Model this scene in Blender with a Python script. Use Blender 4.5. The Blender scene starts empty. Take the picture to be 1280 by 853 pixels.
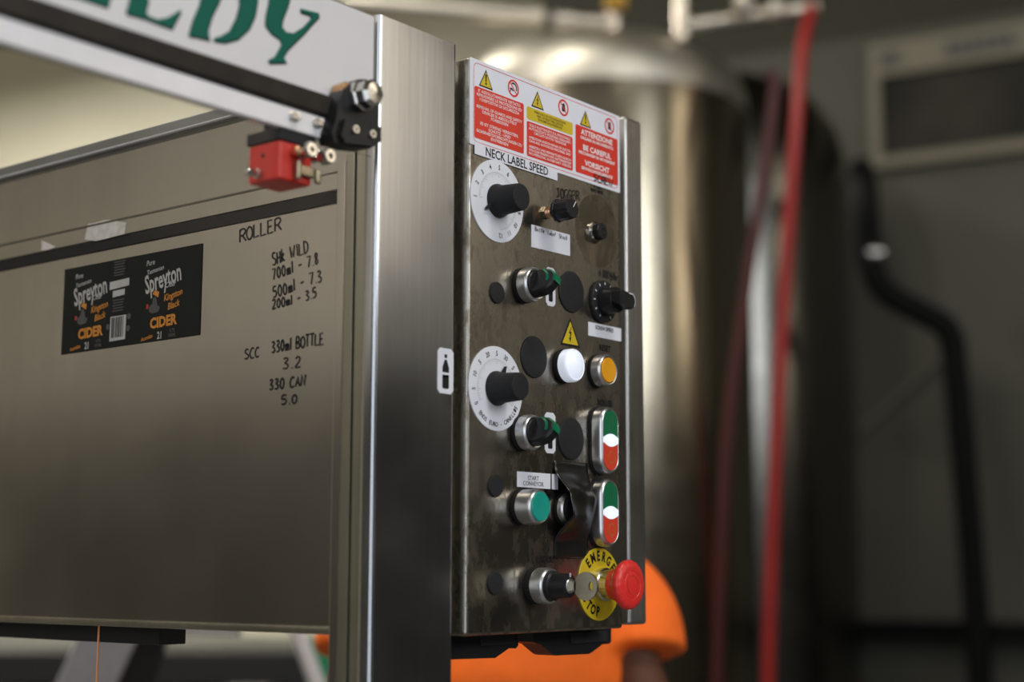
import bpy, bmesh, math, random
from mathutils import Vector, Matrix
random.seed(7)
S = bpy.context.scene
COL = S.collection
PI = math.pi

# ------------------------------------------------------------------ camera
# world X runs along the control panel face, Y goes into the machine, Z up (metres)
CR = Matrix(((0.62243504, -0.11464852, -0.77422887),
             (-0.78267006, -0.08930063, -0.61599754),
             (0.00148408, 0.98938421, -0.14531581)))
CL = Vector((0, 0, 1.35))
FPX = 1928.0
cam = bpy.data.cameras.new('camera')
cam_o = bpy.data.objects.new('camera', cam)
COL.objects.link(cam_o)
cam_o.matrix_world = Matrix.Translation(CL) @ CR.to_4x4()
cam.sensor_width = 36
cam.lens = FPX / 1280 * 36
cam.clip_start = 0.02
cam.dof.use_dof = True
cam.dof.focus_distance = 1.355
cam.dof.aperture_fstop = 2.5
cam.dof.aperture_blades = 0
S.camera = cam_o

# ------------------------------------------------------------------ world, exposure
w = bpy.data.worlds.new('world')
S.world = w
w.use_nodes = True
w.node_tree.nodes['Background'].inputs[0].default_value = (0.62, 0.66, 0.72, 1)
w.node_tree.nodes['Background'].inputs[1].default_value = 0.05
S.view_settings.view_transform = 'Standard'
S.view_settings.look = 'None'
S.view_settings.gamma = 1
S.view_settings.exposure = 0.34
S.view_settings.use_curve_mapping = False

def dirm(d):
    return Vector(d).to_track_quat('-Z', 'Y').to_matrix().to_4x4()
def area(name, loc, aim, sx, sy, power, col):
    l = bpy.data.lights.new(name, 'AREA')
    l.shape = 'RECTANGLE'; l.size = sx; l.size_y = sy; l.energy = power; l.color = col
    o = bpy.data.objects.new(name, l)
    o.matrix_world = Matrix.Translation(Vector(loc)) @ dirm(Vector(aim) - Vector(loc))
    COL.objects.link(o)
    return o
# room axes: WD runs along the far wall (away to the left), ND points at the far wall
WD = Vector((-0.16191527, 0.98680466, 0)); ND = Vector((0.98680466, 0.16191527, 0)); UP = Vector((0, 0, 1))
def room(wv, nv, z): return WD * wv + ND * nv + UP * z
LIGHTS = [  # (name, w, n, z, size w, size n, power, colour) ceiling lamps and one added fill
    ('ceiling_lamp_light', -1.6, 0.4, 5.2, 1.2, 0.3, 60, (1.0, 0.95, 0.86)),
    ('ceiling_lamp_light', 1.9, 1.2, 5.2, 1.2, 0.3, 60, (1.0, 0.93, 0.80)),
    ('ceiling_lamp_light', 4.6, 3.2, 5.2, 1.2, 0.3, 70, (1.0, 0.93, 0.80)),
    ('ceiling_lamp_light', 8.6, 5.2, 5.2, 1.2, 0.3, 480, (1.0, 0.94, 0.84)),
    ('ceiling_lamp_light', 3.2, -1.5, 5.2, 1.2, 0.3, 120, (1.0, 0.92, 0.87)),  # added fill lamp, brightens the front wall mirrored in the side sheet
]
for nm, lw, ln, lz, sx, sy, pw, c in LIGHTS:
    p = room(lw, ln, lz)
    area(nm, p, p - UP, sx, sy, pw, c)
# daylight through the open loading door in the wall behind the camera and two high windows
DOORS = [
    (room(-1.2, -2.95, 1.9), ND, 2.6, 3.4, 46, (0.84, 0.91, 1.0)),
    (room(-3.90, 0.3, 3.3), WD, 2.2, 1.5, 74, (0.88, 0.93, 1.0)),
    (room(-3.90, 3.7, 3.55), WD, 1.0, 1.7, 16, (1.0, 0.86, 0.68)),
]
for i, (p, d, sx, sy, pw, c) in enumerate(DOORS):
    area('daylight', p, p + d, sx, sy, pw, c)

# ------------------------------------------------------------------ pixel to place helpers
def ray(x, y): return CR @ Vector(((x - 640) / FPX, -(y - 426.5) / FPX, -1))
def onY(x, y, Y): r = ray(x, y); return CL + r * (Y / r.y)
def onX(x, y, X): r = ray(x, y); return CL + r * (X / r.x)
def onN(x, y, n):
    r = ray(x, y); return CL + r * ((n - CL.dot(ND)) / r.dot(ND))
def atD(x, y, D): return CL + ray(x, y) * D
Y0 = 0.8177828
YC = Y0 + 0.008
XS = 0.8706475
ORG = Vector((0.97025, Y0, 1.29471))     # lower left corner of the control panel face
def pp(x, y):
    p = onY(x, y, Y0) - ORG
    return p.x * 1000, p.z * 1000

# ------------------------------------------------------------------ frames and mesh builder
class Fr:
    def __init__(s, o, a, b, sc=0.001):
        s.o = Vector(o); s.a = Vector(a).normalized(); s.b = Vector(b).normalized()
        s.n = s.a.cross(s.b); s.sc = sc
    def __call__(s, a, b, n=0): return s.o + (s.a * a + s.b * b + s.n * n) * s.sc
    def at(s, a, b, n=0, rot=0):
        ca, sa = math.cos(rot), math.sin(rot)
        return Fr(s(a, b, n), s.a * ca + s.b * sa, s.b * ca - s.a * sa, s.sc)
PAN = Fr(ORG, (1, 0, 0), (0, 0, 1))
def PF(x, y, n=0, rot=0):
    u, v = pp(x, y)
    return PAN.at(u, v, n, rot)
SHT = Fr((XS, 1.4, 1.3), (0, -1, 0), (0, 0, 1))          # the inner side sheet, mm
def SF(x, y, n=0, rot=0):
    p = onX(x, y, XS)
    return Fr(p, (0, -1, 0), (0, 0, 1)).at(0, 0, n, rot)
WORLD = Fr((0, 0, 0), (1, 0, 0), (0, 1, 0), 1.0)
class MB:
    def __init__(s): s.v = []; s.f = []
    def add(s, vs, fs):
        k = len(s.v); s.v += [Vector(q) for q in vs]; s.f += [tuple(i + k for i in f) for f in fs]; return s
    def box(s, fr, a0, a1, b0, b1, n0, n1, bev=0, seg=2, only=None):
        bm = bmesh.new()
        vs = [bm.verts.new((x, y, z)) for z in (n0, n1) for y in (b0, b1) for x in (a0, a1)]
        for f in ((0, 2, 3, 1), (4, 5, 7, 6), (0, 1, 5, 4), (2, 6, 7, 3), (0, 4, 6, 2), (1, 3, 7, 5)):
            bm.faces.new([vs[i] for i in f])
        if bev:
            es = bm.edges[:]
            if only == 'front': es = [e for e in es if any(v.co.z == n1 for v in e.verts)]
            if only == 'n': es = [e for e in es if abs(e.verts[0].co.z - e.verts[1].co.z) > 1e-9]
            if only == 'b': es = [e for e in es if abs(e.verts[0].co.y - e.verts[1].co.y) > 1e-9]
            bmesh.ops.bevel(bm, geom=es, offset=bev, segments=seg, affect='EDGES', profile=0.5)
        bm.verts.index_update()
        s.add([fr(*v.co) for v in bm.verts], [[v.index for v in f.verts] for f in bm.faces])
        bm.free(); return s
    def poly(s, fr, pts, n0, n1):
        k = len(pts)
        ar = sum(pts[i][0] * pts[(i + 1) % k][1] - pts[(i + 1) % k][0] * pts[i][1] for i in range(k))
        if ar < 0: pts = pts[::-1]
        vs = [fr(p[0], p[1], n0) for p in pts] + [fr(p[0], p[1], n1) for p in pts]
        fs = [tuple(range(k, 2 * k)), tuple(range(k - 1, -1, -1))]
        fs += [(i, (i + 1) % k, (i + 1) % k + k, i + k) for i in range(k)]
        return s.add(vs, fs)
    def lathe(s, fr, prof, seg=36, sx=1, sy=1, wob=0, nw=0):
        vs = []; fs = []
        for r, n in prof:
            for i in range(seg):
                t = 2 * PI * i / seg
                q = r * (1 + (wob if nw and (i * nw // seg) % 2 else 0))
                vs.append(fr(q * math.cos(t) * sx, q * math.sin(t) * sy, n))
        m = len(prof)
        for j in range(m - 1):
            for i in range(seg):
                i2 = (i + 1) % seg
                fs.append((j * seg + i, j * seg + i2, (j + 1) * seg + i2, (j + 1) * seg + i))
        if prof[0][0] > 1e-6: fs.append(tuple(range(seg - 1, -1, -1)))
        if prof[-1][0] > 1e-6: fs.append(tuple(range((m - 1) * seg, m * seg)))
        return s.add(vs, fs)
    def tube(s, pts, r, seg=12):
        pts = [Vector(p) for p in pts]; n = len(pts); vs = []; fs = []
        rs = r if isinstance(r, (list, tuple)) else [r] * n
        t0 = (pts[1] - pts[0]).normalized()
        u = t0.orthogonal().normalized()
        for i, p in enumerate(pts):
            t = (pts[min(i + 1, n - 1)] - pts[max(i - 1, 0)]).normalized()
            u = (u - t * u.dot(t)).normalized(); v = t.cross(u)
            for k in range(seg):
                a = 2 * PI * k / seg
                vs.append(p + (u * math.cos(a) + v * math.sin(a)) * rs[i])
        for i in range(n - 1):
            for k in range(seg):
                k2 = (k + 1) % seg
                fs.append((i * seg + k, i * seg + k2, (i + 1) * seg + k2, (i + 1) * seg + k))
        fs.append(tuple(range(seg - 1, -1, -1))); fs.append(tuple(range((n - 1) * seg, n * seg)))
        return s.add(vs, fs)
    def stad(s, fr, w, h, prof, seg=14):
        """stadium shaped stack: prof = [(inset, n)]"""
        vs = []; fs = []; K = 2 * seg + 2
        for ins, n in prof:
            r = w / 2 - ins; c = h / 2 - w / 2
            for i in range(seg + 1):
                t = PI * i / seg; vs.append(fr(r * math.cos(t), c + r * math.sin(t), n))
            for i in range(seg + 1):
                t = PI + PI * i / seg; vs.append(fr(r * math.cos(t), -c + r * math.sin(t), n))
        for j in range(len(prof) - 1):
            for i in range(K):
                i2 = (i + 1) % K
                fs.append((j * K + i, j * K + i2, (j + 1) * K + i2, (j + 1) * K + i))
        fs.append(tuple(range(K - 1, -1, -1))); fs.append(tuple(range((len(prof) - 1) * K, len(prof) * K)))
        return s.add(vs, fs)
    def line(s, fr, pts, wd, n=0.2, closed=False):
        """flat ribbon along a polyline"""
        P = [Vector((p[0], p[1])) for p in pts]
        k = len(P)
        if k == 1: P = [P[0] - Vector((wd / 2, 0)), P[0] + Vector((wd / 2, 0))]; k = 2
        vs = []
        for i in range(k):
            a = P[i - 1] if (i or closed) else P[i]
            b = P[(i + 1) % k] if (i < k - 1 or closed) else P[i]
            t = (b - a)
            t = t.normalized() if t.length > 1e-9 else Vector((1, 0))
            q = Vector((-t.y, t.x)) * wd / 2
            vs += [fr(P[i].x + q.x, P[i].y + q.y, n), fr(P[i].x - q.x, P[i].y - q.y, n)]
        fs = []
        for i in range(k if closed else k - 1):
            j = (i + 1) % k
            fs.append((2 * i, 2 * i + 1, 2 * j + 1, 2 * j))
        return s.add(vs, fs)
    def text(s, fr, body, size, a=0, b=0, n=0.2, xs=1.0, align='CENTER', bold=0, rot=0, shear=0):
        me = textmesh(body, align, bold)
        f2 = fr.at(a, b, 0, rot)
        s.add([f2(v.co.x * size * xs + v.co.y * size * shear, v.co.y * size, n) for v in me.vertices],
              [tuple(p.vertices) for p in me.polygons])
        return s
_tc = {}
def textmesh(body, align, bold):
    key = (body, align, bold)
    if key not in _tc:
        cu = bpy.data.curves.new('t', 'FONT')
        cu.body = body; cu.align_x = align; cu.align_y = 'CENTER'; cu.size = 1.0; cu.resolution_u = 2
        cu.offset = bold; cu.fill_mode = 'FRONT'; cu.space_line = 0.95
        o = bpy.data.objects.new('t', cu); COL.objects.link(o)
        bpy.context.view_layer.update()
        me = bpy.data.meshes.new_from_object(o.evaluated_get(bpy.context.evaluated_depsgraph_get()))
        bpy.data.objects.remove(o); _tc[key] = me
    return _tc[key]

WP = {}
def tag(o, label=None, cat=None, group=None, kind=None):
    if label: o['label'] = label
    if cat: o['category'] = cat
    if group: o['group'] = group
    if kind: o['kind'] = kind
    return o
def empty(name, loc, label, cat, group=None):
    o = bpy.data.objects.new(name, None); COL.objects.link(o)
    o.empty_display_size = 0.05
    o.location = loc; WP[o.name] = Vector(loc)
    return tag(o, label, cat, group)
def obj(name, mb, mat, parent=None, at=None, label=None, cat=None, group=None, kind=None, sharp=35):
    pw = WP[parent.name] if parent else Vector((0, 0, 0))
    base = Vector(at) if at is not None else (pw if parent else Vector((0, 0, 0)))
    me = bpy.data.meshes.new(name)
    me.from_pydata([v - base for v in mb.v], [], mb.f)
    me.update()
    if not isinstance(mat, (list, tuple)): mat = [mat]
    for m in mat: me.materials.append(m)
    me.shade_smooth()
    me.set_sharp_from_angle(angle=math.radians(sharp))
    o = bpy.data.objects.new(name, me); COL.objects.link(o)
    wn = o.modifiers.new('weighted_normals', 'WEIGHTED_NORMAL'); wn.keep_sharp = True; wn.weight = 100
    if parent: o.parent = parent
    o.location = base - pw
    WP[o.name] = base
    return tag(o, label, cat, group, kind)
def struct(name, mb, mat, **k): return obj(name, mb, mat, kind='structure', **k)

# ------------------------------------------------------------------ materials
def nt(name):
    m = bpy.data.materials.new(name); m.use_nodes = True
    return m, m.node_tree, m.node_tree.nodes['Principled BSDF']
def N(t, kind, **k):
    n = t.nodes.new(kind)
    for a, b in k.items(): setattr(n, a, b)
    return n
def L(t, a, b): t.links.new(a, b)
def plain(name, col, rough=0.5, metal=0.0, var=0.06, scale=60, bump=0.0, spec=0.5, coat=0, emit=None, es=0, trans=0):
    m, t, p = nt(name)
    p.inputs['Roughness'].default_value = rough
    p.inputs['Metallic'].default_value = metal
    p.inputs['Specular IOR Level'].default_value = spec
    p.inputs['Coat Weight'].default_value = coat
    p.inputs['Transmission Weight'].default_value = trans
    tc = N(t, 'ShaderNodeTexCoord'); no = N(t, 'ShaderNodeTexNoise')
    no.inputs['Scale'].default_value = scale; no.inputs['Detail'].default_value = 3
    L(t, tc.outputs['Object'], no.inputs['Vector'])
    r = N(t, 'ShaderNodeValToRGB')
    a = [max(0, c * (1 - var)) for c in col[:3]]; b = [min(1, c * (1 + var)) for c in col[:3]]
    r.color_ramp.elements[0].position = 0.3; r.color_ramp.elements[0].color = (*a, 1)
    r.color_ramp.elements[1].position = 0.7; r.color_ramp.elements[1].color = (*b, 1)
    L(t, no.outputs['Fac'], r.inputs[0]); L(t, r.outputs[0], p.inputs['Base Color'])
    if bump:
        bu = N(t, 'ShaderNodeBump'); bu.inputs['Strength'].default_value = bump; bu.inputs['Distance'].default_value = 0.001
        L(t, no.outputs['Fac'], bu.inputs['Height']); L(t, bu.outputs[0], p.inputs['Normal'])
    if emit:
        p.inputs['Emission Color'].default_value = (*emit, 1); p.inputs['Emission Strength'].default_value = es
    return m
def steel(name, col, rough=0.3, streak=(150, 150, 3), var=0.12, rv=0.08, stain=0.0, staincol=(0.12, 0.09, 0.06), bump=0.02, metal=1.0, sscale=28):
    m, t, p = nt(name)
    p.inputs['Metallic'].default_value = metal
    tc = N(t, 'ShaderNodeTexCoord'); mp = N(t, 'ShaderNodeMapping'); mp.inputs['Scale'].default_value = streak
    L(t, tc.outputs['Object'], mp.inputs['Vector'])
    no = N(t, 'ShaderNodeTexNoise'); no.inputs['Scale'].default_value = 1; no.inputs['Detail'].default_value = 4
    L(t, mp.outputs[0], no.inputs['Vector'])
    r = N(t, 'ShaderNodeValToRGB')
    r.color_ramp.elements[0].position = 0.3; r.color_ramp.elements[0].color = (*[c * (1 - var) for c in col], 1)
    r.color_ramp.elements[1].position = 0.7; r.color_ramp.elements[1].color = (*[min(1, c * (1 + var)) for c in col], 1)
    L(t, no.outputs['Fac'], r.inputs[0])
    n2 = N(t, 'ShaderNodeTexNoise'); n2.inputs['Scale'].default_value = 9; n2.inputs['Detail'].default_value = 5
    L(t, tc.outputs['Object'], n2.inputs['Vector'])
    mr = N(t, 'ShaderNodeMapRange'); mr.inputs[1].default_value = 0.3; mr.inputs[2].default_value = 0.7
    mr.inputs[3].default_value = rough - rv; mr.inputs[4].default_value = rough + rv
    L(t, n2.outputs['Fac'], mr.inputs[0])
    last = r.outputs[0]; rough_out = mr.outputs[0]
    if stain:
        mp2 = N(t, 'ShaderNodeMapping'); mp2.inputs['Scale'].default_value = (1.6, 1.6, 0.8)
        L(t, tc.outputs['Object'], mp2.inputs['Vector'])
        n3 = N(t, 'ShaderNodeTexNoise'); n3.inputs['Scale'].default_value = sscale; n3.inputs['Detail'].default_value = 6; n3.inputs['Roughness'].default_value = 0.62
        L(t, mp2.outputs[0], n3.inputs['Vector'])
        r3 = N(t, 'ShaderNodeValToRGB'); r3.color_ramp.elements[0].position = 0.50; r3.color_ramp.elements[1].position = 0.62
        r3.color_ramp.elements[1].color = (stain, stain, stain, 1)
        L(t, n3.outputs['Fac'], r3.inputs[0])
        mx = N(t, 'ShaderNodeMix', data_type='RGBA')
        L(t, r3.outputs[0], mx.inputs[0]); L(t, last, mx.inputs[6]); mx.inputs[7].default_value = (*staincol, 1)
        # fine specks
        n4 = N(t, 'ShaderNodeTexVoronoi'); n4.inputs['Scale'].default_value = 130
        L(t, mp2.outputs[0], n4.inputs['Vector'])
        r4 = N(t, 'ShaderNodeValToRGB'); r4.color_ramp.elements[0].color = (0.7, 0.7, 0.7, 1); r4.color_ramp.elements[0].position = 0.05
        r4.color_ramp.elements[1].color = (0, 0, 0, 1); r4.color_ramp.elements[1].position = 0.14
        L(t, n4.outputs['Distance'], r4.inputs[0])
        mm = N(t, 'ShaderNodeMath', operation='MULTIPLY'); L(t, r4.outputs[0], mm.inputs[0]); L(t, n2.outputs['Fac'], mm.inputs[1])
        mx2 = N(t, 'ShaderNodeMix', data_type='RGBA')
        L(t, mm.outputs[0], mx2.inputs[0]); L(t, mx.outputs[2], mx2.inputs[6]); mx2.inputs[7].default_value = (*[c * 1.5 for c in staincol], 1)
        last = mx2.outputs[2]
        ad = N(t, 'ShaderNodeMath', operation='MULTIPLY_ADD'); L(t, r3.outputs[0], ad.inputs[0]); ad.inputs[1].default_value = 0.25
        L(t, mr.outputs[0], ad.inputs[2]); rough_out = ad.outputs[0]
    L(t, last, p.inputs['Base Color']); L(t, rough_out, p.inputs['Roughness'])
    bu = N(t, 'ShaderNodeBump'); bu.inputs['Strength'].default_value = bump; bu.inputs['Distance'].default_value = 0.001
    L(t, no.outputs['Fac'], bu.inputs['Height']); L(t, bu.outputs[0], p.inputs['Normal'])
    return m
M = {}
M['panel'] = steel('stained_panel_steel', (0.34, 0.315, 0.27), 0.27, (60, 60, 6), 0.10, 0.06, stain=0.65, bump=0.03, sscale=55)
M['cover_edge'] = M['panel']
M['post'] = steel('brushed_post_steel', (0.52, 0.53, 0.55), 0.2, (220, 220, 5), 0.06, 0.05, bump=0.03)
M['flange'] = steel('worn_flange_steel', (0.42, 0.41, 0.39), 0.34, (120, 120, 5), 0.10, 0.06, stain=0.3)
M['sheet'] = steel('side_sheet_steel', (0.58, 0.54, 0.495), 0.21, (40, 40, 4), 0.03, 0.03, stain=0, bump=0.01)
M['frame'] = steel('frame_steel', (0.42, 0.40, 0.33), 0.36, (120, 120, 4), 0.08, 0.05)
M['dark_beam'] = steel('dark_beam_steel', (0.30, 0.31, 0.31), 0.42, (30, 3, 60), 0.1, 0.05)
M['sign'] = plain('sign_plate_white', (0.66, 0.645, 0.65), 0.4, 0.1, 0.03, 12)
M['chrome'] = steel('satin_chrome', (0.64, 0.64, 0.65), 0.34, (90, 90, 90), 0.04, 0.04)
M['bolt'] = steel('bolt_steel', (0.62, 0.60, 0.56), 0.2, (90, 90, 90), 0.06, 0.05)
M['key'] = steel('key_metal', (0.32, 0.28, 0.20), 0.32, (120, 120, 120), 0.1, 0.05)
M['black'] = plain('black_plastic', (0.012, 0.012, 0.013), 0.38, var=0.2, bump=0.05, scale=300, spec=0.3)
M['black_matt'] = plain('black_matt_plastic', (0.016, 0.016, 0.017), 0.6, var=0.2, bump=0.1, scale=400, spec=0.25)
M['rubber'] = plain('black_rubber', (0.010, 0.010, 0.010), 0.6, var=0.2, spec=0.25)
M['bar'] = plain('dark_rubber_bar', (0.022, 0.018, 0.013), 0.6, var=0.2, spec=.25)
M['tape'] = plain('black_tape', (0.013, 0.012, 0.010), 0.24, var=0.2, bump=0.2, scale=40, spec=0.4)
M['dial'] = plain('dial_white', (0.74, 0.75, 0.80), 0.35, var=0.02)
M['white'] = plain('sticker_white', (0.74, 0.74, 0.80), 0.4, var=0.02)
M['paper'] = plain('paper_white', (0.68, 0.68, 0.74), 0.6, var=0.03)
M['ink'] = plain('black_ink', (0.010, 0.010, 0.012), 0.45, spec=0.3)
M['engrave'] = plain('engraved_black', (0.020, 0.018, 0.014), 0.5)
M['print'] = plain('white_print', (0.80, 0.76, 0.76), 0.4, var=0.01)
M['red_print'] = plain('red_print', (0.66, 0.035, 0.018), 0.32, var=0.04)
M['yel_print'] = plain('yellow_print', (0.60, 0.44, 0.015), 0.35, var=0.05)
M['red'] = plain('red_plastic', (0.74, 0.030, 0.025), 0.38, var=0.04, bump=0.03, scale=200)
M['red_box'] = plain('red_switch_plastic', (0.50, 0.022, 0.014), 0.42, var=0.06)
M['amber'] = plain('amber_button', (0.78, 0.34, 0.012), 0.3, var=0.03)
M['teal'] = plain('teal_button', (0.010, 0.30, 0.23), 0.3, var=0.04)
M['green'] = plain('green_button', (0.008, 0.14, 0.055), 0.3, var=0.05)
M['lever_green'] = plain('green_lever_insert', (0.006, 0.16, 0.075), 0.18, var=0.05, coat=0.5)
M['btn_red'] = plain('red_button', (0.66, 0.055, 0.028), 0.3, var=0.04)
M['lamp'] = plain('lit_lamp_lens', (0.85, 0.88, 1.0), 0.25, var=0.01, emit=(0.80, 0.86, 1.0), es=0.28, coat=0.4)
M['lamp_s'] = plain('lit_button_lens', (0.85, 0.90, 1.0), 0.25, var=0.01, emit=(0.74, 0.84, 1.0), es=0.42)
M['brass'] = steel('copper_thread', (0.60, 0.36, 0.20), 0.3, (90, 90, 90), 0.1, 0.05)
M['ghost'] = steel('faded_ring_steel', (0.21, 0.185, 0.145), 0.28, (60, 60, 60), 0.12, 0.06, stain=0.5, staincol=(0.25, 0.2, 0.14))
M['sign_green'] = plain('sign_green', (0.002, 0.105, 0.07), 0.5, var=0.04, spec=.2)
M['lbl'] = plain('label_black', (0.008, 0.009, 0.008), 0.6, var=0.1, spec=.15)
M['lbl_white'] = plain('label_grey_white', (0.36, 0.36, 0.35), 0.5)
M['lbl_grey'] = plain('label_dim_grey', (0.055, 0.055, 0.055), 0.5)
M['lbl_org'] = plain('label_orange', (0.46, 0.175, 0.018), 0.5)
M['lbl_red'] = plain('label_red', (0.35, 0.02, 0.02), 0.5)
M['clear_tape'] = plain('scuffed_clear_tape', (0.50, 0.48, 0.46), 0.35, var=0.2, scale=120)
M['shirt'] = plain('orange_shirt_cloth', (0.95, 0.155, 0.008), 0.85, var=0.08, scale=25, bump=0.3)
M['skin'] = plain('brown_skin', (0.105, 0.042, 0.022), 0.6, spec=.25, var=0.06, scale=20)
M['hair'] = plain('dark_hair', (0.015, 0.011, 0.009), 0.6, var=0.3, scale=90, bump=0.6)
M['jeans'] = plain('dark_trousers', (0.03, 0.035, 0.05), 0.85, var=0.2, scale=80)
M['boot'] = plain('black_boot', (0.02, 0.018, 0.016), 0.5)
M['lip'] = plain('dark_lips', (0.13, 0.035, 0.03), 0.5, spec=.25)
M['eye'] = plain('eye_white', (0.7, 0.68, 0.64), 0.3)
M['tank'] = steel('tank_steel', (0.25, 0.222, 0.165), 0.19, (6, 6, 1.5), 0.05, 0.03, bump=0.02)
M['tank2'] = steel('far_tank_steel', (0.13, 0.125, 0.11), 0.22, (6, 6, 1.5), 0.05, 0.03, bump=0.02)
M['pipe'] = steel('pipe_steel', (0.72, 0.66, 0.56), 0.34, (10, 10, 10), 0.05, 0.05)
M['hose'] = plain('red_hose_rubber', (0.30, 0.016, 0.014), 0.42, var=0.1, scale=8)
M['hose2'] = plain('dark_red_hose_rubber', (0.055, 0.006, 0.005), 0.5, var=0.1, scale=8)
M['black_pipe'] = plain('black_pipe', (0.004, 0.004, 0.004), 0.6, spec=.12)
M['wall_pale'] = plain('pale_wall_paint', (0.62, 0.61, 0.585), 0.6, var=0.03, scale=2)
M['wall'] = plain('cream_wall_paint', (0.60, 0.57, 0.46), 0.6, var=0.03, scale=2)
M['dado'] = plain('dark_grey_lower_wall_paint', (0.035, 0.035, 0.033), 0.6, var=0.1, scale=2)  # for unseen wall bands added to darken reflections in the steel
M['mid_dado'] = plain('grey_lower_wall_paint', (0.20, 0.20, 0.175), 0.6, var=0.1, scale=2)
M['dome'] = steel('satin_dome_steel', (0.50, 0.48, 0.42), 0.46, (6, 6, 1.5), 0.05, 0.03, bump=0.02)
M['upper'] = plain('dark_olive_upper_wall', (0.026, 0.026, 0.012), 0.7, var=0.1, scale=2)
M['wall_dim'] = plain('olive_grey_wall_panel', (0.060, 0.058, 0.042), 0.6, var=0.05, scale=2)  # olive wall, its low light darkened into the colour
M['roof'] = plain('dark_roof_sheet', (0.12, 0.12, 0.07), 0.7, var=0.1, scale=1.5)
M['floor'] = plain('concrete_floor', (0.10, 0.098, 0.092), 0.42, var=0.12, scale=3, bump=0.1)
M['win_frame'] = plain('cream_window_frame', (0.17, 0.155, 0.105), 0.5)
M['win_glass'] = plain('dark_window_glass', (0.030, 0.028, 0.022), 0.5, spec=.12, var=0.5, scale=2.5)
M['grey_leg'] = plain('grey_painted_steel', (0.30, 0.30, 0.31), 0.5)
M['brass_valve'] = plain('brass_valve', (0.55, 0.32, 0.06), 0.35, 0.8)
M['wire'] = plain('orange_wire', (0.72, 0.30, 0.12), 0.5)
M['crate'] = plain('green_crate_plastic', (0.005, 0.17, 0.075), 0.45)
M['box_cream'] = plain('cream_carton', (0.55, 0.52, 0.44), 0.7)
def pane_mat():
    m, t, p = nt('clear_guard_pane')
    out = t.nodes['Material Output']
    tr = N(t, 'ShaderNodeBsdfTransparent'); tr.inputs[0].default_value = (0.975, 0.98, 0.975, 1)
    gl = N(t, 'ShaderNodeBsdfGlossy'); gl.inputs['Roughness'].default_value = 0.06
    fr = N(t, 'ShaderNodeFresnel'); fr.inputs[0].default_value = 1.07
    mx = N(t, 'ShaderNodeMixShader')
    L(t, fr.outputs[0], mx.inputs[0]); L(t, tr.outputs[0], mx.inputs[1]); L(t, gl.outputs[0], mx.inputs[2])
    L(t, mx.outputs[0], out.inputs[0])
    return m
M['pane'] = pane_mat()
def rail_mat():
    m = plain('frosted_rail', (0.74, 0.715, 0.72), 0.3, 0.0, 0.04, 30)
    return m
M['rail'] = rail_mat()

# ------------------------------------------------------------------ hall
FR = lambda o, a, b: Fr(o, a, b, 1.0)
W0, W1, N0_, N1_, H = -4.0, 12.0, -3.0, 8.6, 5.6
f = FR((0, 0, 0), ND, WD)
struct('floor', MB().box(f, N0_ - .2, N1_ + .2, W0 - .2, W1 + .2, -0.15, 0), M['floor'])
struct('ceiling', MB().box(f, N0_ - .2, N1_ + .2, W0 - .2, W1 + .2, H, H + .15), M['roof'])
struct('wall_back', MB().box(f, N1_, N1_ + .2, W0 - .2, W1 + .2, 0, H), M['wall'])
struct('wall_left', MB().box(f, N0_ - .2, N1_ + .2, W1, W1 + .2, 0, H), M['wall'])
# wall behind the camera with the open loading door
mb = MB(); mb.box(f, N0_ - .2, N0_, W0 - .2, -2.5, 0, H); mb.box(f, N0_ - .2, N0_, 0.1, W1 + .2, 0, H); mb.box(f, N0_ - .2, N0_, -2.5, 0.1, 3.6, H)
struct('wall_front', mb, M['wall_pale'])
# wall to the right with a high window band
mb = MB(); mb.box(f, N0_ - .2, -0.8, W0 - .2, W0, 0, H); mb.box(f, 1.4, 3.2, W0 - .2, W0, 0, H); mb.box(f, 4.2, N1_ + .2, W0 - .2, W0, 0, H)
mb.box(f, -0.8, 1.4, W0 - .2, W0, 0, 2.55); mb.box(f, -0.8, 1.4, W0 - .2, W0, 4.05, H)
mb.box(f, 3.2, 4.2, W0 - .2, W0, 0, 2.7); mb.box(f, 3.2, 4.2, W0 - .2, W0, 4.4, H)
struct('wall_right', mb, M['wall_pale'])
# cold room whose long wall faces the camera on the right
NC = 5.99
p = onN(1180, 400, NC); wc = p.dot(WD)
we = onN(655, 60, NC).dot(WD)
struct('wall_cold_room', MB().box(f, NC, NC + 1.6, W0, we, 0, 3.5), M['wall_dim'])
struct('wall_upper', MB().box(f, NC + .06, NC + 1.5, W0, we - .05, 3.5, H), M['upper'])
struct('trim_2', MB().box(f, N0_, N0_ + .03, 0.12, W1, 0, 2.35).box(f, N0_, N0_ + .03, W0, -2.52, 0, 2.35), M['dado'])  # unseen band, added so the lower side sheet reflects darker
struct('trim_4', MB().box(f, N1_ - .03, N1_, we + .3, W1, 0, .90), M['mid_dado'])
struct('trim_3', MB().box(f, N0_ + .03, NC, W0, W0 + .03, 0, 2.3), M['dado'])  # unseen band, added so post and panel reflect darker low down
hk = f
def wallrect(x0, y0, x1, y1): 
    a = onN(x0, y0, NC); b = onN(x1, y1, NC)
    return a.dot(WD), a.z, b.dot(WD), b.z
wa = onN(1089, 62, NC); wb = onN(1095, 214, NC); g0 = onN(1103, 100, NC); g1 = onN(1103, 200, NC)
wl = wa.dot(WD); zt = wa.z; zb = wb.z; gl = g0.dot(WD); gt = g0.z; gb = g1.z
wr = wl - 1.7
window = MB()
window.box(f, NC - .05, NC - .002, wr, wl, gt, zt)
window.box(f, NC - .05, NC - .002, wr, wl, zb, gb)
window.box(f, NC - .05, NC - .002, gl, wl, gb, gt)
window.box(f, NC - .05, NC - .002, wr, wr + .06, gb, gt)
wo = struct('window_1', window, M['win_frame'])
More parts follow.
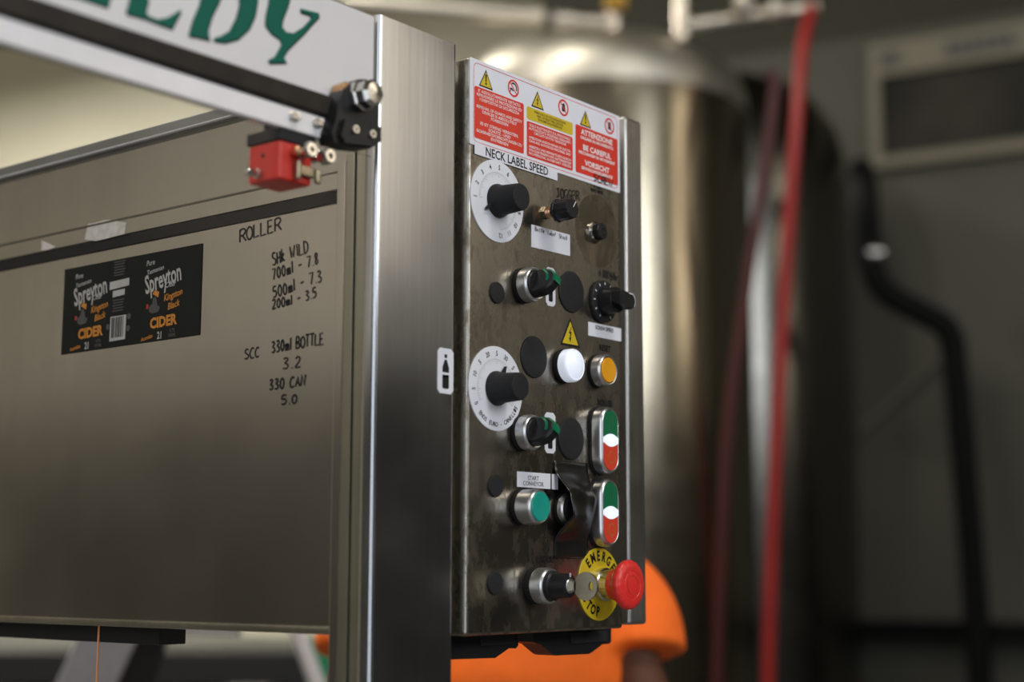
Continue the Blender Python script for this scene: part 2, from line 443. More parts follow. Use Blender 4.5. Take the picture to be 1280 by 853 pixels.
obj('pane', MB().box(f, NC - .02, NC - .004, wr + .06, gl, gb, gt), M['win_glass'], wo)
# blurred unreadable marks on the head board of the frame
mk = MB(); 
def mark(x0, x1, y):
    a = onN(x0, y, NC - .052).dot(WD); b = onN(x1, y, NC - .052).dot(WD); z = (gt + zt) / 2
    k = 6 if x1 - x0 > 60 else 3
    for i in range(k):
        c0 = a + (b - a) * i / k; c1 = a + (b - a) * (i + .8) / k
        mk.box(f, NC - .056, NC - .0505, min(c0, c1), max(c0, c1), z - .03, z + .03)
mark(1100, 1125, 80); mark(1182, 1272, 60)
obj('faded_marking', mk, M['lbl_grey'], wo)
ra = onN(1180, 776, NC).z; rb = onN(1180, 800, NC).z
struct('trim_1', MB().box(f, NC - .12, NC - .002, W0 + .04, we - .1, rb, ra), M['black_pipe'])
# ceiling lamp housings, the last for the added fill lamp
for i, (nm, lw, ln, lz, sx, sy, pw, c) in enumerate(LIGHTS):
    t = ('long ceiling lamp above the machine area, out of the frame', 'second long ceiling lamp over the tanks side',
         'third long ceiling lamp past the tanks', 'far ceiling lamp near the cream back wall', 'ceiling lamp by the wall behind the camera')[i]
    h = MB().box(f, ln - sy / 2 - .04, ln + sy / 2 + .04, lw - sx / 2 - .05, lw + sx / 2 + .05, lz + .01, lz + .10, .02)
    h.box(f, ln - .02, ln + .02, lw - .02, lw + .02, lz + .10, H)
    obj('ceiling_lamp', h, M['white'], at=room(lw, ln, lz), label=t, cat='lamp', group='long ceiling lamps')

# ------------------------------------------------------------------ tanks
def arcp(r0, z0, r1, z1, k, pw=.78):
    """quarter curve from (r0,z0) on the side up to (r1,z1) on top"""
    out = []
    for i in range(k + 1):
        t = i / k * PI / 2
        out.append((r1 + (r0 - r1) * max(0, math.cos(t)) ** pw, z0 + (z1 - z0) * math.sin(t) ** pw))
    return out
def tank(name, px, D, r, zsh, ztop, mat, label, dimple):
    c = atD(px, 600, D); c.z = 0
    f0 = Fr(c, (1, 0, 0), (0, 1, 0), 1.0)
    t = empty(name, c, label, 'tank', 'steel tanks behind the control panel')
    prof = [(r, 0.55)]
    z = 0.60
    while z < zsh - .05:
        if dimple and z > 0.9:
            prof += [(r, z), (r + .0013, z + .011)]; z += .024
        else:
            prof += [(r, z)]; z += .08
    prof += [(r, zsh)]
    obj('shell', MB().lathe(f0, prof, 72), mat, t, sharp=60)
    obj('dome', MB().lathe(f0, arcp(r, zsh, 0.045, ztop, 18), 72), M['dome'] if dimple else mat, t, sharp=70)
    obj('base_cone', MB().lathe(f0, [(0.05, 0.35), (r, 0.549)], 48), mat, t)
    obj('manway', MB().lathe(f0.at(0, 0), [(0.06, ztop - .01), (0.07, ztop + .015), (0.05, ztop + .03)], 24), M['pipe'], t)
    for k in range(4):
        a = PI / 4 + k * PI / 2
        q = f0(r * .8 * math.cos(a), r * .8 * math.sin(a), 0)
        obj('leg', MB().tube([q, q + UP * .50], .03), M['pipe'], t)
    return c
c1 = tank('steel_tank', 752, 4.4, 0.434, 2.65, 2.87, M['tank'], 'large shiny steel tank right behind the control panel, low domed top', True)
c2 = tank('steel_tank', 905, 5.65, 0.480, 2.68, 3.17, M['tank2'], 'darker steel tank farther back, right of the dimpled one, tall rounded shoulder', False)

# pipes over the tanks
D = 4.25
t = empty('overhead_pipe', atD(853, 32, D), 'pale steel manifold pipe with round valve caps ending above the bright red hose', 'pipe')
obj('run', MB().tube([atD(846, 34, D), atD(1022, 9, D)], .021), M['pipe'], t)
obj('riser', MB().tube([atD(853, 50, D), Vector((atD(853, 50, D).x, atD(853, 50, D).y, H))], .021), M['pipe'], t)
for x, y in ((930, 4), (971, 14)):
    o = atD(x, y, D - .06); n = -ray(x, y).normalized()
    fr_ = Fr(o, n.orthogonal(), n.cross(n.orthogonal()), 1.0)
    obj('valve_cap', MB().lathe(fr_, [(.022, -.03), (.03, -.02), (.03, .01), (.015, .024), (0, .026)], 20), M['pipe'], t)
t = empty('vent_pipe', atD(768, 30, D), 'pale vertical pipe with a brass valve rising from the tank dome', 'pipe')
obj('riser', MB().tube([atD(768, 38, D), Vector((atD(768, 38, D).x, atD(768, 38, D).y, H))], .018), M['pipe'], t)
obj('valve', MB().tube([atD(756, 2, D - .02), atD(782, 2, D - .02)], .026), M['brass_valve'], t)
obj('side_run', MB().tube([atD(696, 24, D), atD(764, 28, D)], .017), M['pipe'], t)
obj('joint', MB().tube([atD(692, 24, D), atD(718, 26, D)], .025), M['pipe'], t)
t = empty('overhead_pipe', atD(560, 10, 4.5), 'long pale horizontal pipe above the steel post, end capped left of the tank top', 'pipe')
obj('run', MB().tube([atD(430, 2, 4.5), atD(672, 20, 4.5)], .026, 16), M['pipe'], t)
obj('end_cap', MB().tube([atD(668, 19.7, 4.5), atD(680, 20.6, 4.5)], .031, 16), M['pipe'], t)

# hoses
def curve_pts(P, k=8):
    P = [Vector(p) for p in P]; out = []
    for i in range(len(P) - 1):
        a = P[max(i - 1, 0)]; b = P[i]; c = P[i + 1]; d = P[min(i + 2, len(P) - 1)]
        for j in range(k):
            t = j / k
            out.append(0.5 * ((2 * b) + (c - a) * t + (2 * a - 5 * b + 4 * c - d) * t * t + (3 * b - a - 3 * c + d) * t ** 3))
    out.append(P[-1]); return out
D = 4.0
obj('red_hose', MB().tube(curve_pts([atD(1014, 10, D + .2), atD(1003, 60, D + .1), atD(995, 160, D), atD(982, 340, D), atD(970, 560, D), atD(960, 853, D), atD(956, 1250, D)]), .0165), M['hose'],
    at=atD(960, 853, D), label='bright red hose hanging from the overhead pipe in front of the far tank', cat='hose', group='red hoses hanging by the tanks')
D = 3.75
obj('red_hose', MB().tube(curve_pts([atD(962, 88, D), atD(968, 120, D), atD(950, 250, D), atD(928, 400, D), atD(908, 560, D), atD(896, 853, D), atD(890, 1150, D)]), .0145), M['hose2'],
    at=atD(896, 853, D), label='dark red hose hanging between the two tanks, left of the bright one', cat='hose', group='red hoses hanging by the tanks')
D = 5.0
t = empty('black_pipe', atD(1225, 853, D), 'thick black pipe with a cranked bend running down in front of the right wall', 'pipe')
obj('run', MB().tube(curve_pts([atD(1076, 212, D + .15), atD(1082, 240, D), atD(1087, 320, D), atD(1104, 362, D), atD(1150, 390, D), atD(1186, 415, D), atD(1196, 480, D), atD(1212, 660, D), atD(1226, 860, D), atD(1240, 1180, D)]), .042, 16), M['black_pipe'], t)
obj('fitting', MB().tube([atD(1084, 316, D - .04), atD(1102, 316, D - .04)], .022, 14), M['bolt'], t)
# thin conduit brace on the cold room wall
obj('wall_conduit', MB().tube([onN(1078, 540, NC - .03), onN(1170, 455, NC - .03)], .016), M['wall_dim'], at=onN(1078, 540, NC - .03),
    label='thin painted conduit slanting up the dim wall behind the black pipe', cat='conduit')

# ------------------------------------------------------------------ things seen under the side sheet, far off focus
D = 2.4
t = empty('equipment_stand', Vector((atD(150, 800, D).x, atD(150, 800, D).y, 0)), 'grey splayed steel stand seen below the side sheet', 'stand')
def slab(x0, y0, x1, y1, D, w, name, mat, par, D2=None):
    a = atD(x0, y0, D); b = atD(x1, y1, D2 or D)
    d = (b - a).normalized(); s = d.cross(ray(150, 800)).normalized()
    q = Fr(a, s, d, 1.0)
    return obj(name, MB().box(q, -w / 2, w / 2, 0, (b - a).length, -.02, .02, .004), mat, par)
slab(140, 786, -40, 1180, D, .085, 'leg', M['grey_leg'], t)
slab(188, 781, 60, 1180, D + .12, .07, 'leg', M['black_matt'], t)
slab(168, 782, 300, 783, D + .06, .03, 'top_rail', M['grey_leg'], t)
D = 4.6
b0 = atD(-80, 820, D); b1 = atD(440, 815, D)
ax = (b1 - b0).normalized(); ax.z = 0; ax.normalize()
bq = Fr((b0.x, b0.y, 0), ax, UP, 1.0)
Lb = (b1 - b0).length
t = empty('work_bench', (b0.x, b0.y, 0), 'dark work bench far behind the machine, under the side sheet', 'bench')
obj('bench_top', MB().box(bq, 0, Lb, 1.025, 1.118, -.1, .35, .01), M['black_matt'], t)
obj('shelf', MB().box(bq, 0, Lb, .75, .80, -.1, .35, .01), M['grey_leg'], t)
for k in (0.05, Lb - .05):
    obj('leg', MB().box(bq, k - .03, k + .03, 0, 1.05, -.03, .03), M['grey_leg'], t)
for k, (a, wd, m_, lb) in enumerate([(0.05, .34, 'box_cream', 'cream carton at the left end of the bench shelf'),
                                 (0.62, .26, 'box_cream', 'cream carton in the middle of the bench shelf'),
                                 (1.00, .12, 'box_cream', 'narrow cream carton near the right end of the bench shelf')]):
    obj('carton', MB().box(bq, a, a + wd, .802, 1.0, .0, .28, .006), M[m_], at=bq(a + wd / 2, .802, .14), label=lb, cat='box', group='cartons on the bench shelf')
D = 2.9
g = atD(398, 830, D)
gq = Fr((g.x, g.y, 0), (CR @ Vector((1, 0, 0))), UP, 1.0)
t = empty('crate_stack', (g.x, g.y, 0), 'green plastic crate standing left of the post behind the side sheet', 'crate')
obj('crate_body', MB().box(gq, -.02, .30, .60, 1.225, -.35, -.02, .01), M['crate'], t)
obj('crate_base', MB().box(gq, 0, .28, 0, .60, -.33, -.04, .01), M['grey_leg'], t)
a = atD(362, 760, 2.7); b = atD(402, 870, 2.7)
obj('pale_pole', MB().tube([a, b, b + (b - a) * 2], .014), M['sign'], at=b, label='pale slanting pole in front of the green crate', cat='pole')

# ------------------------------------------------------------------ labelling machine frame
mroot = Vector((0.91, Y0 + .3, 0))
mach = empty('labelling_machine', mroot, 'stainless steel labelling machine frame with post, side sheets and lettered sign board', 'machine')
xl, xr, ztop = 0.8655, 0.9625, 1.7915
QP = Fr((0, YC, 0), (1, 0, 0), UP, 1.0)     # frame with n pointing to -Y
post = MB().box(QP, xl, xr, 0, ztop, -.015, 0, .0042, 4, only='b')
obj('post', post, M['post'], mach)
obj('post_return', MB().box(QP, xl + .0025, xr - .002, 0, ztop - .002, -.0245, -.015), M['frame'], mach)
obj('post_seam', MB().box(QP, xl + .004, xr - .01, 0, ztop - .01, -.0265, -.0245), M['rubber'], mach)
obj('post_channel', MB().box(QP, xl + .0015, xr - .02, 0, ztop - .11, -.0365, -.0265, .0012, 2, only='b'), M['frame'], mach)
obj('post_strip', MB().box(QP, xl + .0015, xr - .03, 0, ztop - .115, -.0462, -.0365, .0010, 2, only='b'), M['sheet'], mach)
# machine side sheets, plane x = XS, they run away to the left
def sheetbox(name, z0, z1, y0, y1, x0, x1, mat, bev=0, par=mach, **k):
    return obj(name, MB().box(WORLD, x0, x1, y0, y1, z0, z1, bev, 2), mat, par, **k)
YE = 2.3
sheetbox('lower_side_sheet', 1.3035, 1.6435, YC + .0465, YE, XS, XS + .003, M['sheet'], .001)
sheetbox('sheet_fold', 1.2975, 1.3035, YC + .0465, YE, XS - .002, XS + .02, M['frame'], .001)
sheetbox('black_seal_strip', 1.6438, 1.6535, YC + .0465, YE, XS - .0008, XS + .003, M['rubber'])
sheetbox('ledge', 1.6540, 1.6692, YC + .034, YE, XS - .0015, XS + .003, M['sheet'], .001)
sheetbox('upper_side_sheet', 1.6695, 1.735, YC + .030, YE, XS + .002, XS + .005, M['sheet'], .0006)
obj('ledge_lip', MB().tube([(XS - .001, YC + .034, 1.6692), (XS - .001, YE, 1.6692)], .0014, 8), M['sheet'], mach)
sheetbox('top_beam', 1.7365, 1.751, YC + .030, YE, XS - .002, XS + .03, M['dark_beam'], .002)
obj('top_beam_lip', MB().tube([(XS - .003, YC + .034, 1.7395), (XS - .003, YE, 1.7395)], .0016, 8), M['grey_leg'], mach)
sheetbox('under_beam', 1.282, 1.2970, 1.10, YE, XS + .015, XS + .045, M['black_matt'], .001)
# sign board above the opening
sb = MB().box(QP, -0.25, 0.8605, 1.7085, 1.7880, -.012, 0, .0015, 2)
obj('sign_board', sb, M['sign'], mach, label='pale sign board with dark green serif lettering')
def crop3(pts, ox, oy, k):
    out = []
    for x, y in pts:
        q = onY(ox + x / k, oy + y / k, YC); out.append((q.x, q.z))
    return out
letters = {
 'Y': [(880, -150), (985, -120), (980, -95), (965, -85), (968, -40), (962, 0), (955, 25), (940, 62), (936, 88), (950, 108), (975, 112), (1008, 92), (1036, 62), (1030, 50), (1000, 41), (1000, 30), (1060, 45), (1060, 57), (1040, 77), (1010, 112), (975, 146), (955, 167), (941, 190), (952, 209), (895, 210), (893, 201), (915, 189), (937, 150), (930, 130), (902, 112), (882, 85), (885, 50), (893, 15), (900, -60), (895, -95), (878, -125)],
 'D': [(640, -190), (745, -165), (812, -120), (848, -55), (856, 0), (848, 50), (828, 95), (790, 130), (745, 142), (710, 135), (690, 136), (655, 124), (627, 120), (640, 70), (662, 20), (678, -45), (668, -120), (640, -170), (700, -150), (735, -130), (745, -60), (728, 5), (703, 55), (690, 100), (692, 118), (735, 118), (762, 105), (785, 62), (796, 20), (795, -30), (775, -85), (735, -130), (700, -150)],
 'E': [(380, -250), (560, -205), (590, -200), (598, -120), (575, -150), (520, -170), (470, -175), (460, -120), (520, -105), (530, -70), (505, -75), (452, -85), (480, -40), (492, 0), (482, 38), (492, 55), (522, 66), (556, 60), (582, 45), (600, 32), (596, 46), (570, 96), (530, 82), (480, 62), (440, 51), (418, 46), (425, 20), (440, -40), (425, -120), (400, -200)],
 'L': [(180, -300), (262, -280), (262, -200), (250, -100), (262, -60), (300, -50), (345, -60), (372, -80), (362, 0), (355, 24), (320, 12), (285, 0), (230, -18), (170, -34), (190, -80), (200, -180)],
}
for ch in 'YDEL':
    P = crop3(letters[ch], 0, 0, 2.667)
    if ch == 'D':  # stem + bowl as one closed ring outline: split for a clean counter
        out = crop3(letters['D'][:18], 0, 0, 2.667)
        inn = crop3([(700, -150), (735, -130), (745, -60), (728, 5), (703, 55), (690, 100), (700, 120), (735, 118), (762, 105), (785, 62), (796, 20), (795, -30), (775, -85), (745, -125)], 0, 0, 2.667)
        stem = crop3([(640, -190), (700, -150), (735, -130), (745, -60), (728, 5), (703, 55), (690, 100), (695, 134), (655, 124), (627, 120), (640, 70), (662, 20), (678, -45), (668, -120)], 0, 0, 2.667)
        bowl = crop3([(700, -178), (745, -165), (812, -120), (848, -55), (856, 0), (848, 50), (828, 95), (790, 130), (745, 142), (710, 136), (712, 128), (735, 120), (762, 105), (785, 62), (796, 20), (795, -30), (775, -85), (740, -128)], 0, 0, 2.667)
        g_ = MB().poly(QP, stem, .0006, .0014).poly(QP, bowl, .0006, .0014)
        s_ = MB().poly(QP, [(a + .0012, b - .0010) for a, b in stem], .0001, .0006).poly(QP, [(a + .0012, b - .0010) for a, b in bowl], .0001, .0006)
    else:
        g_ = MB().poly(QP, P, .0006, .0014); s_ = MB().poly(QP, [(a + .0012, b - .0010) for a, b in P], .0001, .0006)
    lo = obj('sign_letter', g_, M['sign_green'], mach)
    obj('letter_outline', s_, M['ink'], lo)

# ------------------------------------------------------------------ guard door hanging from the sign board
gd = empty('guard_door', (0.62, YC, 1.68), 'clear guard door with dark rubber bar and pale edge rail under the sign board', 'door')
obj('rubber_bar', MB().box(QP, -.25, .822, 1.6905, 1.7080, -.010, .006, .003, 3), M['bar'], gd)
obj('edge_rail', MB().box(QP, -.25, .818, 1.6730, 1.6900, -.004, .003, .0015, 2), M['rail'], gd)
obj('clear_pane', MB().box(QP, -.25, .862, 1.05, 1.6728, -.0045, -.0030), M['pane'], gd)
def screw(par, x, z, r, h, n0, name='screw', mat=None, at_y=None, socket=True):
    q = Fr((x, YC, z), (1, 0, 0), UP, 1.0)
    o = obj(name, MB().lathe(q, [(r * 1.35, n0), (r * 1.35, n0 + h * .25), (r, n0 + h * .25), (r, n0 + h * .85), (r * .85, n0 + h)] + ([(r * .5, n0 + h), (r * .45, n0 + h * .6)] if socket else []), 20), mat or M['bolt'], par)
    return o
for x, y in ((362, 147), (391, 155)):
    q = onY(x, y, YC)
    screw(gd, q.x, q.z, .0028, .007, .002, mat=M['bolt'])
    screw(gd, q.x + .003, q.z - .0003, .0022, .004, .003, mat=M['black'])

# black hinge block with big capped bolt
hb = empty('hinge_block', onY(446, 150, YC - .012), 'black plastic corner clamp with a large shiny cap bolt beside the steel post', 'hinge')
def PYC(x, y, n=0):
    q = onY(x, y, YC - n); return q.x, q.z
hp = [PYC(*c, .016) for c in ((441, 103), (448, 99), (457, 99), (466, 104), (471, 114), (473, 130), (473, 170), (471, 181), (462, 186), (440, 184), (428, 180), (418, 178), (415, 165), (420, 150), (424, 128), (430, 112))]
obj('body', MB().poly(QP, hp, .0005, .016), M['black'], hb)
hp2 = [PYC(*c, .016) for c in ((427, 150), (472, 160), (472, 178), (462, 184), (428, 180), (422, 170))]
obj('foot', MB().poly(QP, hp2, .016, .020), M['black'], hb)
q = onY(449, 121, YC - .016)
fb = Fr((q.x, YC, q.z), (1, 0, 0), UP, 1.0)
obj('cap_bolt', MB().lathe(fb, [(.0125, .015), (.0125, .021), (.0112, .0225), (.0112, .030), (.0085, .0335), (0, .0345)], 8), M['bolt'], hb, sharp=20)
obj('collar', MB().lathe(fb.at(-.0085, .003), [(.0075, .002), (.0075, .0115), (.006, .013), (0, .0135)], 20), M['brass'], hb)
for x, y in ((443, 162), (464, 168)):
    q = onY(x, y, YC - .02)
    obj('screw', MB().lathe(Fr((q.x, YC, q.z), (1, 0, 0), UP, 1.0), [(.0036, .019), (.0036, .0215), (.0030, .0225), (.0018, .0225), (.0016, .0205), (0, .0205)], 18), M['bolt'], hb)

# red safety switch hanging under the rail
q = onY(350, 195, YC)
sw = empty('safety_switch', (q.x, YC, q.z), 'small red interlock switch box with black top hanging under the guard rail', 'switch')
FS = Fr((q.x, YC, q.z), (1, 0, 0), UP, 1.0)
def sx(x, y, n=0):
    p_ = onY(x, y, YC - n); return p_.x - q.x, p_.z - q.z
x0, zt_ = sx(350, 172); x1, zb_ = sx(394, 232); 
# red box: front face px 350..394, left side face px 317..350 (depth away from the camera)
obj('red_housing', MB().box(FS, x0, x1 - .004, sx(350, 223)[1], sx(350, 174)[1], -.034, 0, .002, 2), M['red_box'], sw)
obj('black_top', MB().box(FS, x0 - .001, x1 - .001, sx(350, 174)[1], sx(350, 160)[1] + .001, -.036, .001, .001), M['black_matt'], sw)
obj('mount_plate', MB().box(FS, x0 + .002, x1 - .006, sx(350, 160)[1] + .001, sx(350, 150)[1], -.020, -.006), M['black_matt'], sw)
obj('pin_hole', MB().lathe(Fr((q.x + x0, YC + .018, q.z + sx(350, 190)[1]), (0, -1, 0), UP, 1.0), [(.0018, -.0002), (.0018, .0003)], 12), M['ink'], sw)
for k, (x, y) in enumerate(((379, 195), (402, 203))):
    a, b = sx(x, y)
    h = obj('cap_screw', MB().lathe(FS.at(a - .004, b + .002), [(.0026, -.006), (.0026, .005), (.0060, .005), (.0062, .012), (.0050, .0140), (.0026, .0140), (.0024, .010), (0, .010)], 20), M['bolt'], sw)
a, b = sx(372, 192)
obj('bushing', MB().lathe(FS.at(a - .004, b), [(.0040, 0), (.0040, .006), (.0028, .007)], 18), M['brass'], sw)
a, b = sx(368, 212)
ty = MB().box(FS, a - .002, a + .002, b - .008, b + .006, .000, .006, .001).box(FS, a + .001, a + .022, b - .004, b + .004, .001, .004, .001)
ty.box(FS, a + .017, a + .022, b - .008, b + .003, .003, .007, .001)
obj('actuator_tongue', ty, M['key'], sw)
# small cable gland to the left
p_ = onX(308, 203, onY(317, 200, YC).x - .004)
a, b = sx(317, 203)
gx = Fr((q.x + x0, YC + .022, q.z + b), (0, -1, 0), UP, 1.0)
obj('cable_gland', MB().lathe(gx, [(.0040, 0), (.0040, .003), (.0030, .003), (.0030, .007), (.0038, .007), (.0038, .011), (.0024, .013)], 8), M['bolt'], sw)

# ------------------------------------------------------------------ writing on the side sheet (marker pen)
G = {
 'R': [[(0, 0), (.05, 1)], [(0, .95), (.5, 1), (.65, .75), (.4, .5), (.05, .5)], [(.3, .5), (.7, 0)]],
 'O': [[(.35, 1), (.08, .8), (0, .4), (.2, 0), (.5, .05), (.66, .45), (.55, .85), (.3, 1)]],
 'L': [[(.05, 1), (0, 0), (.55, .05)]],
 'E': [[(.5, .98), (.05, 1), (0, 0), (.55, .03)], [(.02, .52), (.42, .52)]],
 'S': [[(.5, .9), (.25, 1), (.05, .8), (.15, .58), (.45, .42), (.5, .2), (.3, 0), (0, .08)]],
 'C': [[(.55, .9), (.3, 1), (.05, .7), (0, .35), (.2, 0), (.55, .08)]],
 'H': [[(0, 0), (.05, 1)], [(.5, 0), (.52, 1)], [(0, .5), (.5, .52)]],
 'W': [[(0, 1), (.15, 0), (.35, .7), (.5, 0), (.75, 1)]],
 'I': [[(.1, 1), (.08, 0)]], 'D': [[(0, 0), (.05, 1)], [(0, 1), (.5, .8), (.6, .45), (.4, .1), (0, 0)]],
 'B': [[(0, 0), (.05, 1), (.45, .9), (.4, .58), (.05, .52), (.5, .35), (.45, .05), (0, 0)]],
 'T': [[(0, 1), (.6, 1)], [(.3, 1), (.27, 0)]], 'A': [[(0, 0), (.3, 1), (.58, 0)], [(.12, .4), (.48, .4)]],
 'N': [[(0, 0), (.03, 1), (.5, 0), (.55, 1)]], 'J': [[(.35, 1), (.38, .2), (.2, 0), (0, .15)], [(.1, 1), (.55, 1)]],
 'G': [[(.55, .85), (.3, 1), (.02, .6), (.08, .12), (.4, 0), (.55, .4), (.32, .42)]],
 'F': [[(0, 0), (.04, 1), (.5, 1)], [(.02, .52), (.4, .54)]], 'V': [[(0, 1), (.25, 0), (.5, 1)]],
 'K': [[(0, 0), (.04, 1)], [(.5, 1), (.05, .45), (.5, 0)]],
 'k': [[(0, 0), (.05, 1)], [(.35, .62), (.04, .32), (.38, 0)]],
 'm': [[(0, 0), (.02, .6)], [(.02, .45), (.2, .6), (.25, 0)], [(.25, .45), (.45, .6), (.48, 0)]],
 'l': [[(.08, 1.05), (.05, 0)]], '-': [[(.05, .45), (.5, .5)]], '.': [[(.05, 0), (.12, .04)]],
 '0': [[(.25, 1), (.05, .75), (0, .3), (.2, 0), (.42, .2), (.45, .7), (.25, 1)]],
 '1': [[(.05, .8), (.2, 1), (.18, 0)]], '2': [[(.02, .8), (.2, 1), (.42, .8), (.3, .45), (0, .02), (.5, .05)]],
 '3': [[(.02, .92), (.3, 1), (.42, .78), (.15, .55), (.45, .35), (.35, .04), (0, .06)]],
 '5': [[(.48, 1), (.1, .98), (.05, .58), (.35, .6), (.48, .3), (.3, .02), (0, .06)]],
 '7': [[(0, .95), (.48, 1), (.15, 0)]], '8': [[(.25, .52), (.05, .75), (.22, 1), (.42, .8), (.08, .3), (.2, 0), (.45, .22), (.25, .52)]],
 'b': [[(.02, 1), (0, 0), (.35, .1), (.32, .5), (.02, .45)]], '/': [[(0, -.1), (.4, 1.05)]],
 'h': [[(.02, 1), (0, 0)], [(.02, .4), (.25, .55), (.32, 0)]], 'r': [[(.02, .55), (0, 0)], [(0, .35), (.3, .55)]],
 'o': [[(.2, .55), (0, .3), (.15, 0), (.35, .2), (.2, .55)]], 't': [[(.15, .9), (.12, 0), (.3, .03)], [(0, .6), (.35, .6)]],
 'e': [[(0, .28), (.32, .32), (.2, .55), (.02, .35), (.1, 0), (.35, .06)]], 'a': [[(.32, .5), (.08, .5), (0, .15), (.2, 0), (.33, .4), (.36, 0)]],
 'c': [[(.32, .5), (.08, .5), (0, .12), (.32, .03)]], 's': [[(.3, .55), (.05, .45), (.28, .2), (0, .0)]],
 ' ': [], 'v': [[(0, .6), (.15, 0), (.3, .6)], [(.15, .9), (.15, .1)]],
}
GW = {'m': .6, 'l': .2, '.': .2, ' ': .45, 'W': .85, 'I': .22, '1': .35, 'r': .38}
def scrawl(mb, fr, s, h, w=0.9, xs=1.0, jit=.05, n=.3):
    x = 0
    for c in s:
        dy = random.uniform(-jit, jit) * h; sc = 1 + random.uniform(-jit, jit)
        for st in G[c]:
            P = curve_pts([Vector((p[0], p[1], 0)) for p in st], 4) if len(st) > 2 and c in 'ROSCDBGJ0238569mbhoeacs5' else [Vector((p[0], p[1], 0)) for p in st]
            mb.line(fr, [((x + p.x * sc) * h * xs, p.y * h * sc + dy) for p in P], w, n)
        x += GW.get(c, .6) + .16
    return mb
wr_ = []
def hand(name, fr, s, h, w, xs, par, mat='ink', n=.3):
    return obj(name, scrawl(MB(), fr, s, h, w, xs, n=n), M[mat], par)
for s, x, y, h, xs, w_, rt in [('ROLLER', 300, 303, 11.5, 1.0, 1.3, 5), ('SHk WILD', 341, 332, 10.5, .72, 1.2, 8), ('700ml - 7.8', 341, 350, 9.5, .82, 1.2, 7.5),
                          ('500ml - 7.3', 342, 373, 9.5, .86, 1.2, 8), ('200ml - 3.5', 341, 387, 8, .92, 1.2, 5), ('SCC', 306, 449, 8.5, 1.0, 1.1, 0),
                          ('330ml BOTTLE', 340, 441, 9.5, .76, 1.3, 1.5), ('3.2', 354, 461, 9.5, 1.35, 1.2, -1), ('330 CAN', 337, 487, 8.5, 1.0, 1.4, 0), ('5.0', 352, 506, 7.5, 1.5, 1.4, 0)]:
    hand('marker_writing', SF(x, y, 0, math.radians(rt)), s, h, w_ * 1.2, xs, mach)
obj('tape_scrap', MB().poly(Fr((XS - .0016, 0, 0), (0, -1, 0), UP, 1.0), [(-p_.y, p_.z) for p_ in (onX(108, 300, XS), onX(112, 281, XS), onX(137, 275, XS), onX(160, 279, XS), onX(158, 293, XS), onX(122, 302, XS))], 0, .0004), M['clear_tape'], mach)
obj('tape_scrap', MB().poly(Fr((XS - .0016, 0, 0), (0, -1, 0), UP, 1.0), [(-p_.y, p_.z) for p_ in (onX(54, 314, XS), onX(54, 301, XS), onX(72, 309, XS), onX(62, 313, XS))], 0, .0004), M['clear_tape'], mach)

# bottle label strip stuck to the lower sheet
lb = empty('bottle_label', (XS, 1.14, 1.59), 'black double cider label with orange lettering and barcode stuck on the side sheet', 'label')
LF = Fr((XS - .0004, 1.24, 1.5495), (0, -1, 0), UP)      # mm, origin lower left
obj('label_paper', MB().poly(LF, [(0, 0), (200, 0.6), (200, 82), (0, 82.5)], 0, .3), M['lbl'], lb)
def T(par, name, mat, items, fr, n=.55):
    m_ = MB()
    for it in items:
        m_.text(fr, it[0], it[1], it[2], it[3], n, *it[4:])
    return obj(name, m_, M[mat], par)
for ox in (14, 120):
    k = 1.0
    T(lb, 'name_lettering', 'lbl_white', [('Pure', 7, ox + 10, 73, .9, 'CENTER', .01, .05, .2), ('Tasmanian', 6, ox + 17, 65.5, .95, 'CENTER', .01, .12, .2),
        ('Spreyton', 24, ox + 28, 56, .58, 'CENTER', .02, .16, 0), ('Cider', 7, ox + 39, 50, .9, 'CENTER', .01, .05, .3)], LF)
    T(lb, 'variety_lettering', 'lbl_org', [('Kingston', 8.5, ox + 43, 40, .85, 'CENTER', .02, .16, .25), ('Black', 8.5, ox + 44, 31, .9, 'CENTER', .02, .16, .25),
        ('CIDER', 13, ox + 30, 17, 1.0, 'CENTER', .045, .03, 0), ('Australian', 5, ox + 8, 4.5, .8, 'CENTER', .02, .15, .2)], LF)
    T(lb, 'number', 'lbl_white', [('21', 9, ox + 26, 5, .8, 'CENTER', .03)], LF)
    T(lb, 'fine_print', 'lbl_grey', [('4.7%\n330ML', 4.4, ox + 43, 6, .9, 'CENTER', .02)], LF)
    fig = MB()
    fig.poly(LF.at(ox + 17, 35), [(-7, -7), (-3, -9), (6, -8), (8, -4), (4, -2), (3, 3), (1, 6), (-2, 5), (-3, 0), (-8, -3)], .3, .5)
    obj('printed_motif', fig, M['lbl_grey'], lb)
    obj('printed_motif', MB().poly(LF.at(ox + 18, 43), [(-4, 1), (-1, 4), (5, 2), (4, -3), (0, -1)], .3, .55), M['lbl_org'], lb)
    obj('printed_motif', MB().poly(LF.at(ox + 7, 33), [(-1.5, -2), (1.5, -2), (1.8, 2), (-1.2, 2.4)], .3, .55), M['lbl_red'], lb)
obj('barcode', MB().poly(LF, [(73.5, 6), (96.5, 6.4), (97, 29), (74, 29)], .3, .5), M['lbl_white'], lb)
bc = MB()
x = 76
while x < 94:
    w_ = random.choice((.5, .9, 1.4)); bc.poly(LF, [(x, 9), (x + w_, 9), (x + w_, 28), (x, 28)], .5, .6); x += w_ + random.choice((.6, .9))
obj('barcode_bar', bc, M['ink'], lb, kind='stuff')
obj('recycling_note', MB().poly(LF, [(71, 54.5), (99.5, 56), (99.5, 63), (71, 62)], .3, .5).poly(LF, [(76, 47), (93.5, 48), (93.5, 53.5), (76, 53)], .3, .5), M['lbl_white'], lb)
fl = MB()
